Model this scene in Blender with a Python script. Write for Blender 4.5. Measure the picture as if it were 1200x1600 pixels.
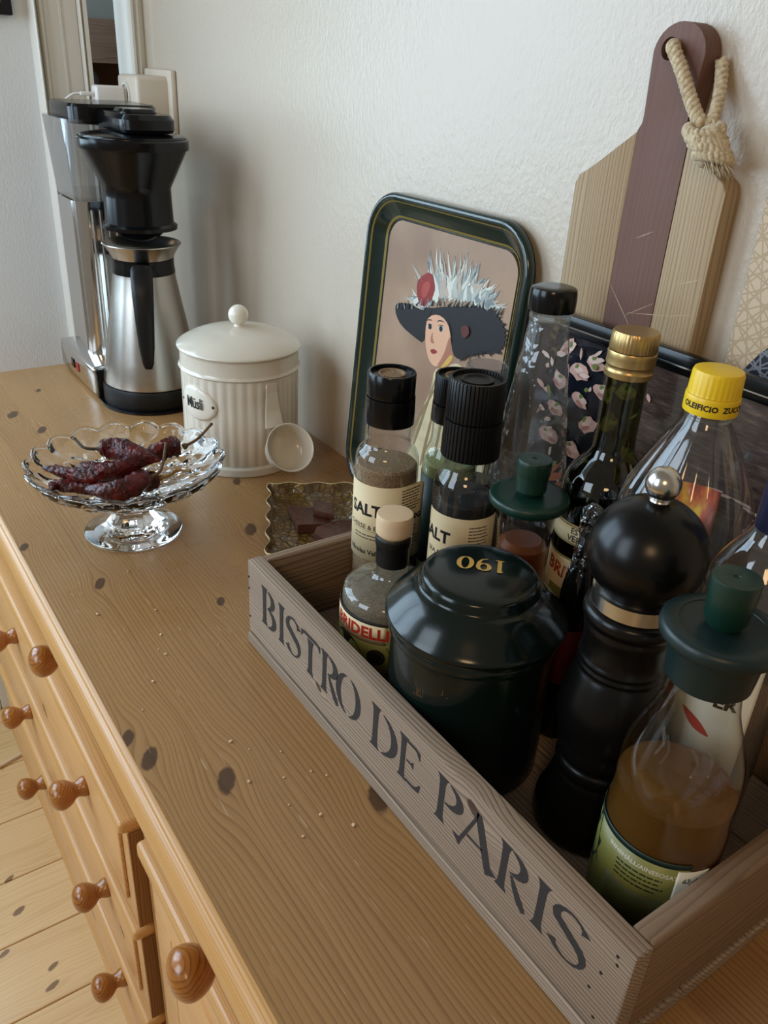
import bpy, bmesh, math, random
from mathutils import Vector, Matrix
random.seed(7)
for o in list(bpy.data.objects):
    bpy.data.objects.remove(o)
SC = bpy.context.scene
COL = SC.collection
PI = math.pi

# ------------------------------------------------------------------ camera
# metres; the sideboard top is z = 0, x runs along the back wall, y towards it
cam_d = bpy.data.cameras.new('camera')
cam = bpy.data.objects.new('camera', cam_d)
COL.objects.link(cam)
right = Vector((.56116611, .82599984, .05307403))
up = Vector((-.41661174, .22646578, .88042484))
back = Vector((.71521133, -.51617585, .47120616))
cam.matrix_world = Matrix(((right.x, up.x, back.x, 0), (right.y, up.y, back.y, 0),
                           (right.z, up.z, back.z, .475), (0, 0, 0, 1)))
cam_d.sensor_fit = 'HORIZONTAL'
cam_d.sensor_width = 36
cam_d.lens = 36 * 1290.7 / 1200
cam_d.clip_start = .01
SC.camera = cam

# ------------------------------------------------------------------ world and light
W = bpy.data.worlds.new('room_light')
SC.world = W
W.use_nodes = True
W.node_tree.nodes['Background'].inputs[0].default_value = (1, .88, .72, 1)
W.node_tree.nodes['Background'].inputs[1].default_value = .23


def area(name, loc, target, sx, sy, power, col):
    d = bpy.data.lights.new(name, 'AREA')
    d.shape = 'RECTANGLE'
    d.size, d.size_y, d.energy, d.color = sx, sy, power, col
    o = bpy.data.objects.new(name, d)
    COL.objects.link(o)
    o.location = loc
    o.rotation_euler = (Vector(target) - Vector(loc)).to_track_quat('-Z', 'Y').to_euler()
    return o


area('daylight_side_window', (-1.74, -.44, .68), (-.75, .50, .35), 1.18, 1.10, 31, (.60, .80, 1))
area('daylight_room_fill', (-.75, -1.5, .85), (-1.55, .35, .25), .9, 1.2, 23, (.70, .85, 1))  # added fill panel standing free in the room, brightens the walls and fronts
area('warm_ceiling_lamp', (1.0, -1.1, 1.35), (-.3, .4, .1), .45, .45, 8, (1, .66, .34))
SC.view_settings.view_transform = 'Standard'
SC.view_settings.look = 'None'
SC.view_settings.exposure = -.14
SC.view_settings.gamma = 1
SC.cycles.transparent_max_bounces = 32


# ------------------------------------------------------------------ materials
class NT:
    def __init__(s, name):
        s.m = bpy.data.materials.new(name)
        s.m.use_nodes = True
        s.t = s.m.node_tree
        s.b = s.t.nodes['Principled BSDF']

    def n(s, typ, **kw):
        nd = s.t.nodes.new(typ)
        for k, v in kw.items():
            setattr(nd, k, v)
        return nd

    def l(s, a, b):
        s.t.links.new(a, b)

    def put(s, sock, v):
        if hasattr(v, 'is_output'):
            s.l(v, sock)
        elif v is not None:
            sock.default_value = v

    def math(s, op, a, b=None, c=None, clamp=False):
        nd = s.n('ShaderNodeMath', operation=op, use_clamp=clamp)
        for i, v in enumerate((a, b, c)):
            if v is not None:
                s.put(nd.inputs[i], v)
        return nd.outputs[0]

    def co(s):
        return s.n('ShaderNodeTexCoord').outputs['Object']

    def mapped(s, co, scale=(1, 1, 1), loc=(0, 0, 0), rot=(0, 0, 0)):
        nd = s.n('ShaderNodeMapping')
        s.l(co, nd.inputs[0])
        nd.inputs['Scale'].default_value = scale
        nd.inputs['Location'].default_value = loc
        nd.inputs['Rotation'].default_value = rot
        return nd.outputs[0]

    def noise(s, co, scale=5, detail=3, rough=.5, dist=0):
        nd = s.n('ShaderNodeTexNoise')
        s.l(co, nd.inputs['Vector'])
        nd.inputs['Scale'].default_value = scale
        nd.inputs['Detail'].default_value = detail
        nd.inputs['Roughness'].default_value = rough
        nd.inputs['Distortion'].default_value = dist
        return nd.outputs['Fac']

    def ramp(s, fac, stops, interp='LINEAR'):
        nd = s.n('ShaderNodeValToRGB')
        s.l(fac, nd.inputs[0])
        nd.color_ramp.interpolation = interp
        e = nd.color_ramp.elements
        while len(e) < len(stops):
            e.new(.5)
        for el, (p, c) in zip(e, stops):
            el.position = p
            el.color = (c, c, c, 1) if isinstance(c, (int, float)) else tuple(c) + (1,)
        return nd.outputs[0]

    def mix(s, fac, a, b, typ='MIX'):
        nd = s.n('ShaderNodeMix', data_type='RGBA', blend_type=typ)
        s.put(nd.inputs[0], fac)
        for i, v in ((6, a), (7, b)):
            if isinstance(v, tuple) and len(v) == 3:
                v = v + (1,)
            s.put(nd.inputs[i], v)
        return nd.outputs[2]

    def bump(s, h, strength=.3, dist=.001):
        nd = s.n('ShaderNodeBump')
        s.l(h, nd.inputs['Height'])
        nd.inputs['Strength'].default_value = strength
        nd.inputs['Distance'].default_value = dist
        s.l(nd.outputs[0], s.b.inputs['Normal'])
        return nd

    def col(s, v):
        if isinstance(v, tuple) and len(v) == 3:
            v = v + (1,)
        s.put(s.b.inputs['Base Color'], v)

    def set(s, **kw):
        names = dict(rough='Roughness', metal='Metallic', spec='Specular IOR Level', coat='Coat Weight', crough='Coat Roughness',
                     trans='Transmission Weight', ior='IOR', alpha='Alpha', sheen='Sheen Weight', sss='Subsurface Weight')
        for k, v in kw.items():
            s.put(s.b.inputs[names[k]], v)
        return s


def hx(h):
    h = h.lstrip('#')
    c = [int(h[i:i + 2], 16) / 255 for i in (0, 2, 4)]
    return tuple(x / 12.92 if x <= .04045 else ((x + .055) / 1.055) ** 2.4 for x in c)


def plain(name, c, rough=.5, metal=0, spec=.5, coat=0, bump=None, var=0, vscale=30):
    k = NT(name)
    c = hx(c) if isinstance(c, str) else c
    if var:
        f = k.noise(k.co(), vscale, 4, .6)
        k.col(k.mix(f, tuple(x * (1 - var) for x in c), tuple(min(1, x * (1 + var)) for x in c)))
    else:
        k.col(c)
    k.set(rough=rough, metal=metal, spec=spec, coat=coat)
    if bump:
        k.bump(k.noise(k.co(), bump[0], 3), bump[1], bump[2] if len(bump) > 2 else .001)
    return k.m


def thin_glass(name, tint, rough=.03, refl=1.0, wob=None, body=0, bcol=None):
    """a glass wall thin enough not to bend the view: clear or tinted, with mirror-like fresnel reflection"""
    k = NT(name)
    t = k.t
    t.nodes.remove(k.b)
    tr = k.n('ShaderNodeBsdfTransparent')
    tr.inputs[0].default_value = tint + (1,)
    gl = k.n('ShaderNodeBsdfGlossy')
    gl.inputs['Roughness'].default_value = rough
    fr = k.n('ShaderNodeLayerWeight')
    sch = k.math('ADD', k.math('MULTIPLY', k.math('POWER', fr.outputs['Facing'], 4), .75), .05)
    fac = k.math('MULTIPLY', sch, refl, clamp=True)
    if wob:
        bp = k.n('ShaderNodeBump')
        bp.inputs['Strength'].default_value = wob[1]
        bp.inputs['Distance'].default_value = wob[2]
        k.l(k.noise(k.co(), wob[0], 2), bp.inputs['Height'])
        k.l(bp.outputs[0], gl.inputs['Normal'])
        k.l(bp.outputs[0], fr.inputs['Normal'])
    mx = k.n('ShaderNodeMixShader')
    k.l(fac, mx.inputs[0])
    base = tr.outputs[0]
    if body:
        df = k.n('ShaderNodeBsdfDiffuse')
        df.inputs[0].default_value = (bcol or tint) + (1,)
        m2 = k.n('ShaderNodeMixShader')
        m2.inputs[0].default_value = body
        k.l(base, m2.inputs[1])
        k.l(df.outputs[0], m2.inputs[2])
        base = m2.outputs[0]
    k.l(base, mx.inputs[1])
    k.l(gl.outputs[0], mx.inputs[2])
    k.l(mx.outputs[0], t.nodes['Material Output'].inputs[0])
    return k.m


def wood(name, light, dark, knots=(), along='X', grain=60, rough=.42, ring=.5, coat=0, spec=.4, offs=(0, 0, 0), scr=0, bump=.15, knotcol='3d271b', warpamt=12):
    """pine-like wood: long fibres, growth rings and dark knots that the rings bend around"""
    k = NT(name)
    co = k.co()
    sep = k.n('ShaderNodeSeparateXYZ')
    k.l(k.mapped(co, loc=offs), sep.inputs[0])
    ax = {'X': (0, 1, 2), 'Y': (1, 0, 2), 'Z': (2, 0, 1), 'XZ': (0, 2, 1)}[along]
    u, v, w = (sep.outputs[i] for i in ax)
    oi = k.n('ShaderNodeObjectInfo').outputs['Random']
    shift = k.math('MULTIPLY', oi, 7.3)
    kmask = None
    kn = k.noise(co, 95, 3, .6) if knots else None
    for (kx, ky, r) in knots:
        du = k.math('DIVIDE', k.math('SUBTRACT', k.math('ADD', u, k.math('MULTIPLY', k.math('SUBTRACT', v, ky), .8)), kx), r * 1.25)
        dv = k.math('DIVIDE', k.math('SUBTRACT', v, ky), r)
        d2 = k.math('ADD', k.math('MULTIPLY', du, du), k.math('MULTIPLY', dv, dv))
        m = k.math('MULTIPLY', k.math('SUBTRACT', k.math('ADD', .35, k.math('MULTIPLY', kn, .9)), d2), 3.0, clamp=True)
        kmask = m if kmask is None else k.math('MAXIMUM', kmask, m)
        e = k.math('POWER', 2.718, k.math('MULTIPLY', d2, -.16))
        v = k.math('SUBTRACT', v, k.math('MULTIPLY', k.math('MULTIPLY', dv, e), r * .75))
    cmb = k.n('ShaderNodeCombineXYZ')
    k.l(k.math('ADD', k.math('MULTIPLY', u, .8), shift), cmb.inputs[0])
    k.l(k.math('MULTIPLY', v, 9), cmb.inputs[1])
    k.l(k.math('MULTIPLY', w, 9), cmb.inputs[2])
    warp = k.noise(cmb.outputs[0], 1.6, 3, .55)
    rings = k.math('ADD', k.math('MULTIPLY', k.math('ADD', v, k.math('MULTIPLY', w, .7)), grain * 3.2), k.math('MULTIPLY', warp, warpamt))
    rs = k.math('FRACT', rings)
    rs = k.ramp(rs, [(0, .15), (.55, .35), (.88, 1), (1, .15)])
    c2 = k.n('ShaderNodeCombineXYZ')
    k.l(k.math('ADD', k.math('MULTIPLY', u, 6), shift), c2.inputs[0])
    k.l(k.math('MULTIPLY', v, 420), c2.inputs[1])
    k.l(k.math('MULTIPLY', w, 420), c2.inputs[2])
    fib = k.noise(c2.outputs[0], 1, 4, .6)
    big = k.noise(cmb.outputs[0], .9, 2)
    f = k.math('ADD', k.math('MULTIPLY', rs, ring), k.math('MULTIPLY', k.math('SUBTRACT', fib, .5), .55))
    f = k.math('ADD', f, k.math('MULTIPLY', k.math('SUBTRACT', big, .5), .9), clamp=True)
    f = k.math('ADD', f, k.math('MULTIPLY', k.math('SUBTRACT', oi, .5), .22), clamp=True)
    c = k.mix(f, hx(light), hx(dark))
    if kmask is not None:
        c = k.mix(k.math('MULTIPLY', kmask, .85, clamp=True), c, hx(knotcol))
    if scr:
        s1 = k.noise(k.mapped(co, (14, 160, 160), rot=(0, 0, .5)), 2.2, 1, .5)
        s2 = k.noise(k.mapped(co, (14, 160, 160), rot=(0, 0, -.7)), 2.6, 1, .5)
        sm = k.math('MAXIMUM', k.ramp(s1, [(.74, 0), (.77, 1)]), k.ramp(s2, [(.74, 0), (.77, 1)]))
        c = k.mix(k.math('MULTIPLY', sm, scr), c, hx('d8c4a2'))
    k.col(c)
    k.set(rough=k.ramp(k.noise(co, 18, 3), [(.2, rough - .07), (.8, rough + .09)]), spec=spec, coat=coat, crough=.25)
    k.bump(k.math('ADD', k.math('MULTIPLY', rs, .5), fib), bump, .0006)
    return k.m


M = {}
KN = [(-1.2336, .2084, .011), (-1.1575, .2297, .010), (-.8413, .131, .007), (-.7324, .1787, .008), (-.6426, .2703, .0065),
      (-.5051, .129, .0075), (-.476, .1355, .0095), (-.4253, .1765, .0105), (-.3524, .2653, .012), (-.7599, .3607, .011),
      (-1.3204, .2663, .006), (-.88, .40, .008)]
FLK = [(.059, -1.129, .007), (.058, -1.056, .009), (.079, -.928, .007), (.070, -.897, .009), (.021, -.990, .007)]
M['top'] = wood('pine_worktop', 'a98050', '6c4626', KN, 'X', 80, .28, .55, scr=.25, bump=.10, spec=.5, warpamt=9)
M['front'] = wood('pine_front', 'd3a169', 'a9733c', [(-.93, -.30, .009), (-.66, -.43, .007), (-.3, -.32, .008), (-.83, -.60, .007)], 'XZ', 34, .38, .5, coat=.15, bump=.08)
M['edge'] = wood('pine_moulding', 'cf9d60', 'a0692f', (), 'X', 120, .34, .6, coat=.2, bump=.12)
M['knobw'] = wood('pine_knob', 'b0702f', '713a10', (), 'X', 95, .22, .8, coat=.6, bump=.03)
M['endgrain'] = wood('pine_end_grain', '9a6a38', '5e3a18', (), 'Z', 130, .5, .8)
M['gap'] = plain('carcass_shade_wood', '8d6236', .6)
M['floor'] = wood('pine_floor', 'dcb781', 'bd8f57', FLK, 'Y', 34, .33, .42, coat=.1, bump=.04, knotcol='6e4a28')
M['crate'] = wood('weathered_crate', 'a8937e', '5e4e42', [(-.255, .076, .007), (-.445, .036, .004)], 'XZ', 110, .72, .75, bump=.8, spec=.25)
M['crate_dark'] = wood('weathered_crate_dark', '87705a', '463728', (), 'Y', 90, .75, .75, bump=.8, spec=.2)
M['crate_end'] = wood('weathered_crate_end', '8a7058', '5e4836', (), 'Y', 90, .62, .6, bump=.5, spec=.3)
M['walnut'] = wood('board_walnut', '745347', '56392f', (), 'Z', 70, .55, .3, spec=.3, bump=.1)
M['acacia'] = wood('board_acacia', 'b39a78', '7a6144', (), 'Z', 90, .55, .75, spec=.3, bump=.15)
M['cork'] = plain('pale_cork', 'd9bd98', .6, bump=(900, .3, .0004), var=.06, vscale=400)


def wall_mat(name, c):
    k = NT(name)
    co = k.co()
    a = k.noise(k.mapped(co, (1, 1, .55)), 260, 3, .6)
    b = k.noise(co, 12, 2)
    k.col(k.mix(b, tuple(x * .97 for x in hx(c)), hx(c)))
    k.set(rough=.30, spec=.6)
    k.bump(k.math('ADD', a, k.math('MULTIPLY', b, .6)), .42, .0016)
    return k.m


M['wall'] = wall_mat('painted_wall', 'c9bcaa')
M['wall_l'] = wall_mat('side_wall_daylight_tint', 'e9eef0')  # paler and bluer than the back wall: daylight put into the colour
M['white'] = plain('white_gloss_paint', 'dcd9cf', .3, bump=(14, .08))
M['beige_p'] = plain('beige_plastic', 'd6cab8', .4)
M['whitep'] = plain('white_plastic', 'e6e4de', .28)
M['black'] = plain('black_plastic', '0a0b0d', .18, spec=.35)
M['blackm'] = plain('black_matte_plastic', '0f0f0f', .42, spec=.35)
M['blackg'] = plain('black_lacquered_wood', '0a0908', .27, spec=.32, bump=(30, .05), var=.15)
M['chrome'] = plain('polished_aluminium', 'dcdcdc', .12, 1)
M['steel'] = plain('brushed_steel', 'b9b4ac', .27, 1)
M['steel2'] = plain('bright_steel', 'd0cdc6', .22, 1)
M['enamel'] = plain('cream_enamel', 'd8cfbe', .2, coat=.4, bump=(60, .04))
M['enamelw'] = plain('white_enamel', 'e9e2d2', .25, coat=.3)
M['ink'] = plain('black_ink', '151210', .6)
M['inkgrey'] = plain('faded_ink', '4a4038', .6)
M['stencil'] = plain('stencil_ink', '302a28', .85, var=.45, vscale=300)
M['tin'] = plain('dark_green_tin', '0a1613', .18, coat=.1, spec=.4, var=.08)
M['gold'] = plain('gold_print', 'd8ab5a', .4, .3)
M['goldcap'] = plain('gold_cap', 'bda06a', .32, .8)
M['goldline'] = plain('gold_line', '8c7a3c', .4, .2)
M['traygreen'] = plain('tray_green', '0f2620', .18, coat=.5, var=.2, vscale=25)
M['yellow'] = plain('yellow_plastic', 'efc61d', .35)
M['greenp'] = plain('green_plastic', '0b2e23', .38, var=.1)
M['greenp2'] = plain('dusty_green_plastic', '0e2322', .4, var=.15)
M['cream'] = plain('cream_paper', 'dcc79c', .6)
M['paper'] = plain('white_paper', 'ded6c2', .6)
M['red'] = plain('red_print', 'b8321e', .5)
M['dkgreenlab'] = plain('dark_green_paper', '10281f', .5)
M['olivelab'] = plain('olive_green_paper', '7c7a3c', .4)
M['foil'] = plain('blue_foil', '2a2c44', .35, .4)
M['copper'] = plain('copper_label', 'a2743a', .35, .6)
M['glass'] = thin_glass('clear_glass', (.95, .965, .96), .03, 1.5)
M['glassh'] = thin_glass('hammered_glass', (.95, .955, .95), .05, 1.7, wob=(70, .8, .004), body=.07, bcol=(.62, .60, .56))
M['pet'] = thin_glass('clear_pet', (.95, .95, .94), .06, 1.7, body=.03, bcol=(.6, .58, .55))
M['greenglass'] = thin_glass('green_glass', (.30, .34, .12), .04, 1.5)
M['darkglass'] = plain('near_black_glass', '0a0908', .06, spec=.6)
M['amber'] = thin_glass('amber_liquid', (.70, .40, .12), .05, .6, body=.5, bcol=(.20, .085, .016))
M['orange'] = plain('orange_relish', '6a3516', .3, var=.3, vscale=90)
M['film'] = thin_glass('clear_film', (.90, .91, .94), .06, 2.0, wob=(160, .8, .004))
M['cap_clear'] = thin_glass('translucent_cap', (.80, .82, .86), .25, 1.4)
k = NT('crystal_glass')
k.col((1, 1, 1))
k.set(rough=.0, trans=1, ior=1.42)
M['crystal'] = k.m


def grains(name, a, b, sc=900):
    k = NT(name)
    f = k.noise(k.co(), sc, 2, .8)
    k.col(k.ramp(f, [(.35, hx(a)), (.65, hx(b))]))
    k.set(rough=.8)
    k.bump(f, .5, .0006)
    return k.m


M['saltbrown'] = grains('brown_salt', '5c4630', 'a58a68')
M['saltblack'] = grains('black_salt', '0a0a0b', '2a2826', 700)
M['saltgreen'] = grains('green_salt', '6f7a4a', 'a8ab78')
M['spice'] = grains('ground_spice', '4a4032', '8b7d66', 1100)
k = NT('dried_chilli')
f = k.noise(k.mapped(k.co(), (1, 1, 1)), 70, 4, .6)
k.col(k.ramp(f, [(.3, hx('1d0506')), (.5, hx('470b0c')), (.72, hx('6c1511'))]))
k.set(rough=.28, spec=.4)
k.bump(k.noise(k.co(), 190, 3), .8, .004)
M['chilli'] = k.m
M['stem'] = plain('dry_stem', '6a4f33', .6, var=.3, vscale=80)
M['stemg'] = plain('dark_green_stem', '39321f', .6)
k = NT('chocolate')
k.col(k.ramp(k.noise(k.co(), 60, 3), [(.3, hx('3f2118')), (.7, hx('54301f'))]))
k.set(rough=.35)
k.bump(k.noise(k.co(), 130, 2), .5, .003)
M['choc'] = k.m
k = NT('amber_glazed_plate')
co = k.co()
vo = k.n('ShaderNodeTexVoronoi', feature='DISTANCE_TO_EDGE')
wv = k.n('ShaderNodeMix', data_type='VECTOR')
wv.inputs[0].default_value = .012
nv = k.n('ShaderNodeTexNoise')
nv.inputs['Scale'].default_value = 40
k.l(co, nv.inputs['Vector'])
k.l(co, wv.inputs[4])
k.l(nv.outputs['Color'], wv.inputs[5])
k.l(wv.outputs[1], vo.inputs[0])
vo.inputs['Scale'].default_value = 120
g = k.math('MULTIPLY', k.ramp(vo.outputs[0], [(0, 0), (.16, 1)]), k.ramp(k.noise(co, 60, 3), [(.35, .25), (.6, 1)]))
k.col(k.mix(g, hx('49361a'), hx('7a5d2a')))
k.set(rough=.18, coat=.5)
k.bump(g, .6, .0015)
M['plate'] = k.m
k = NT('cotton_rope')
k.col(k.ramp(k.noise(k.co(), 300, 3), [(.3, hx('a8926e')), (.7, hx('dccbaa'))]))
k.set(rough=.9, sheen=.3)
M['rope'] = k.m
# food photograph print
k = NT('food_print_dark')
co = k.co()
k.col(k.ramp(k.noise(co, 60, 6, .7), [(.3, hx('0d1016')), (.55, hx('1a1d26')), (.75, hx('3c3540'))]))
k.set(rough=.12, coat=.6)
M['photo'] = k.m
k = NT('food_print_brown')
k.col(k.ramp(k.noise(k.mapped(k.co(), (1, 1, 6)), 45, 6, .7), [(.3, hx('2b2422')), (.55, hx('54453f')), (.75, hx('7c6a60'))]))
k.set(rough=.12, coat=.6)
M['photo2'] = k.m


def scribble(name, base, line, sc):
    k = NT(name)
    co = k.co()
    m = None
    for i, a in enumerate((.3, 1.1, 1.9, 2.7, .75, 2.3)):
        w = k.n('ShaderNodeTexWave')
        k.l(k.mapped(co, (1, 1, 1), (i * .37, 0, i * .21), (0, a, 0)), w.inputs[0])
        w.inputs['Scale'].default_value = sc
        w.inputs['Distortion'].default_value = 5
        w.inputs['Detail'].default_value = 1
        w.inputs['Detail Scale'].default_value = .35
        r = k.ramp(w.outputs['Fac'], [(.955, 0), (.985, 1)])
        m = r if m is None else k.math('MAXIMUM', m, r)
    k.col(k.mix(m, hx(base), hx(line)))
    k.set(rough=.5)
    return k.m


M['scrib'] = scribble('scribbled_beige_card', 'cdb596', 'b39a78', 28)
M['scribd'] = scribble('scribbled_dark_card', '22252c', '7c7f86', 28)


# ------------------------------------------------------------------ geometry helpers
def link(o, parent=None):
    COL.objects.link(o)
    if parent is not None:
        o.parent = parent
    return o


def mesh(name, v, f, mat, parent=None, smooth=False, loc=None, auto=None):
    me = bpy.data.meshes.new(name)
    me.from_pydata([tuple(p) for p in v], [], f)
    me.validate()
    bm = bmesh.new()
    bm.from_mesh(me)
    bmesh.ops.recalc_face_normals(bm, faces=bm.faces)
    bm.to_mesh(me)
    bm.free()
    if smooth:
        me.polygons.foreach_set('use_smooth', [True] * len(me.polygons))
        if auto is not None:
            me.set_sharp_from_angle(angle=auto)
    me.materials.append(M[mat] if isinstance(mat, str) else mat)
    o = bpy.data.objects.new(name, me)
    if loc:
        o.location = loc
    return link(o, parent)


def from_bm(name, bm, mat, parent=None, smooth=True, auto=.6, loc=None, rot=None):
    me = bpy.data.meshes.new(name)
    bmesh.ops.recalc_face_normals(bm, faces=bm.faces)
    bm.to_mesh(me)
    bm.free()
    if smooth:
        me.polygons.foreach_set('use_smooth', [True] * len(me.polygons))
        me.set_sharp_from_angle(angle=auto)
    me.materials.append(M[mat] if isinstance(mat, str) else mat)
    o = bpy.data.objects.new(name, me)
    if loc:
        o.location = loc
    if rot:
        o.rotation_euler = rot
    return link(o, parent)


def box(name, x0, x1, y0, y1, z0, z1, mat, parent=None, bev=.001, seg=2, jit=0):
    bm = bmesh.new()
    vs = [bm.verts.new((x, y, z)) for x in (x0, x1) for y in (y0, y1) for z in (z0, z1)]
    for q in ((0, 1, 3, 2), (4, 6, 7, 5), (0, 4, 5, 1), (2, 3, 7, 6), (0, 2, 6, 4), (1, 5, 7, 3)):
        bm.faces.new([vs[i] for i in q])
    if bev:
        bmesh.ops.bevel(bm, geom=bm.edges[:], offset=bev, segments=seg, affect='EDGES', profile=.5)
    if jit:
        for v in bm.verts:
            v.co += Vector((random.uniform(-jit, jit), random.uniform(-jit, jit), random.uniform(-jit, jit)))
    return from_bm(name, bm, mat, parent)


def lathe_data(prof, seg=56, flute=None):
    v, f = [], []
    for (r, z) in prof:
        for i in range(seg):
            a = 2 * PI * i / seg
            rr = r * (flute(a, z) if flute else 1)
            v.append((rr * math.cos(a), rr * math.sin(a), z))
    n = len(prof)
    for j in range(n - 1):
        for i in range(seg):
            i2 = (i + 1) % seg
            f.append((j * seg + i, j * seg + i2, (j + 1) * seg + i2, (j + 1) * seg + i))
    if prof[0][0] > 1e-5:
        f.append(tuple(range(seg))[::-1])
    if prof[-1][0] > 1e-5:
        f.append(tuple(range((n - 1) * seg, n * seg)))
    return v, f


def rnd(prof, n=4, md=.005):
    """soften the corners of a profile; long runs stay straight"""
    for _ in range(n):
        out = [prof[0]]
        for a, b in zip(prof, prof[1:]):
            l = math.hypot(b[0] - a[0], b[1] - a[1])
            t = min(.25, md / l) if l > 1e-9 else .25
            out.append((a[0] * (1 - t) + b[0] * t, a[1] * (1 - t) + b[1] * t))
            out.append((a[0] * t + b[0] * (1 - t), a[1] * t + b[1] * (1 - t)))
        out.append(prof[-1])
        prof = out
        md *= .45
    return prof


def lathe(name, prof, mat, parent=None, seg=56, loc=None, rot=None, auto=.6, flute=None, smooth=True):
    v, f = lathe_data(prof, seg, flute)
    me = bpy.data.meshes.new(name)
    me.from_pydata(v, [], f)
    bm = bmesh.new()
    bm.from_mesh(me)
    bmesh.ops.remove_doubles(bm, verts=bm.verts, dist=1e-6)
    bpy.data.meshes.remove(me)
    return from_bm(name, bm, mat, parent, smooth, auto, loc, rot)


def shell(prof, t):
    """thin glass wall: closed foot, open mouth hidden under the cap"""
    return [(0, prof[0][1])] + prof


def tube(name, pts, rad, mat, parent=None, seg=10, smooth=True, wrinkle=0, loc=None):
    pts = [Vector(p) for p in pts]
    n = len(pts)
    if not hasattr(rad, '__len__'):
        rad = [rad] * n
    v, f = [], []
    t0 = (pts[1] - pts[0]).normalized()
    ref = Vector((0, 0, 1)) if abs(t0.z) < .9 else Vector((1, 0, 0))
    nrm = t0.cross(ref).normalized()
    for i, p in enumerate(pts):
        t = (pts[min(i + 1, n - 1)] - pts[max(i - 1, 0)]).normalized()
        nrm = (nrm - t * nrm.dot(t)).normalized()
        b = t.cross(nrm)
        for j in range(seg):
            a = 2 * PI * j / seg
            r = rad[i]
            if wrinkle:
                r *= 1 + wrinkle * (math.sin(a * 3 + i * .5) * .6 + random.uniform(-.6, .6))
            v.append(p + nrm * (math.cos(a) * r) + b * (math.sin(a) * r))
    for i in range(n - 1):
        for j in range(seg):
            j2 = (j + 1) % seg
            f.append((i * seg + j, i * seg + j2, (i + 1) * seg + j2, (i + 1) * seg + j))
    f.append(tuple(range(seg))[::-1])
    f.append(tuple(range((n - 1) * seg, n * seg)))
    return mesh(name, v, f, mat, parent, smooth, loc, auto=1.0)


def spline(pts, n=8):
    """Catmull-Rom through 3D points"""
    P = [Vector(p) for p in pts]
    P = [P[0] * 2 - P[1]] + P + [P[-1] * 2 - P[-2]]
    out = []
    for i in range(1, len(P) - 2):
        for k in range(n):
            t = k / n
            a, b, c, d = P[i - 1], P[i], P[i + 1], P[i + 2]
            out.append(.5 * ((2 * b) + (c - a) * t + (2 * a - 5 * b + 4 * c - d) * t * t + (3 * b - a - 3 * c + d) * t ** 3))
    out.append(P[-2])
    return out


def prism(name, outline, h0, h1, mat, parent=None, plane='XZ', bev=0, seg=2, hole=None, mtx=None, smooth=True, auto=.6):
    """outline (2D) extruded between h0 and h1 along the third axis; plane names the outline axes"""
    def p3(a, b, h):
        return {'XZ': (a, h, b), 'XY': (a, b, h), 'YZ': (h, a, b)}[plane]
    bm = bmesh.new()
    A = [bm.verts.new(p3(a, b, h0)) for a, b in outline]
    B = [bm.verts.new(p3(a, b, h1)) for a, b in outline]
    n = len(A)
    side = [bm.faces.new((A[i], A[(i + 1) % n], B[(i + 1) % n], B[i])) for i in range(n)]
    if hole:
        HA = [bm.verts.new(p3(a, b, h0)) for a, b in hole]
        HB = [bm.verts.new(p3(a, b, h1)) for a, b in hole]
        m = len(HA)
        for i in range(m):
            bm.faces.new((HA[i], HA[(i + 1) % m], HB[(i + 1) % m], HB[i]))
        for ring, hr in ((A, HA), (B, HB)):
            es = [bm.edges.get((ring[i], ring[(i + 1) % n])) for i in range(n)] + [bm.edges.get((hr[i], hr[(i + 1) % m])) for i in range(m)]
            bmesh.ops.triangle_fill(bm, use_beauty=True, use_dissolve=False, edges=es)
    else:
        bm.faces.new(A)
        bm.faces.new(B)
    if bev:
        es = [e for e in bm.edges if any(f not in side for f in e.link_faces) and not hole]
        bmesh.ops.bevel(bm, geom=es, offset=bev, segments=seg, affect='EDGES', profile=.5)
    if mtx:
        bm.transform(mtx)
    return from_bm(name, bm, mat, parent, smooth, auto)


def rrect(w, h, r, n=8, cx=0, cz=0):
    out = []
    for (sx, sz, a0) in ((1, 1, 0), (-1, 1, 90), (-1, -1, 180), (1, -1, 270)):
        for k in range(n + 1):
            a = math.radians(a0 + 90 * k / n)
            out.append((cx + sx * (w / 2 - r) + r * math.cos(a), cz + sz * (h / 2 - r) + r * math.sin(a)))
    return out


def thing(name, label, cat, loc=(0, 0, 0), rotz=0, group=None):
    o = bpy.data.objects.new(name, None)
    o.empty_display_size = .02
    COL.objects.link(o)
    o.location = loc
    o.rotation_euler = (0, 0, rotz)
    return tag(o, label, cat, group)


def tag(o, label, cat, group=None):
    o['label'] = label
    o['category'] = cat
    if group:
        o['group'] = group
    return o


def structure(o, label=None):
    o['kind'] = 'structure'
    if label:
        o['label'] = label
    return o


def text_verts(s, size, bold=0, spacing=1.0, align='CENTER'):
    cu = bpy.data.curves.new('txt', 'FONT')
    cu.body = s
    cu.size = size
    cu.align_x = align
    cu.align_y = 'CENTER'
    cu.offset = bold
    cu.space_character = spacing
    cu.resolution_u = 2
    ob = bpy.data.objects.new('txt', cu)
    COL.objects.link(ob)
    bpy.context.view_layer.update()
    me = bpy.data.meshes.new_from_object(ob)
    v = [tuple(q.co) for q in me.vertices]
    f = [tuple(p.vertices) for p in me.polygons]
    bpy.data.objects.remove(ob)
    bpy.data.curves.remove(cu)
    bpy.data.meshes.remove(me)
    return v, f


def flat_mesh(name, v, f, mat, parent):
    me = bpy.data.meshes.new(name)
    me.from_pydata(v, [], f)
    me.materials.append(M[mat] if isinstance(mat, str) else mat)
    return link(bpy.data.objects.new(name, me), parent)


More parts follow.
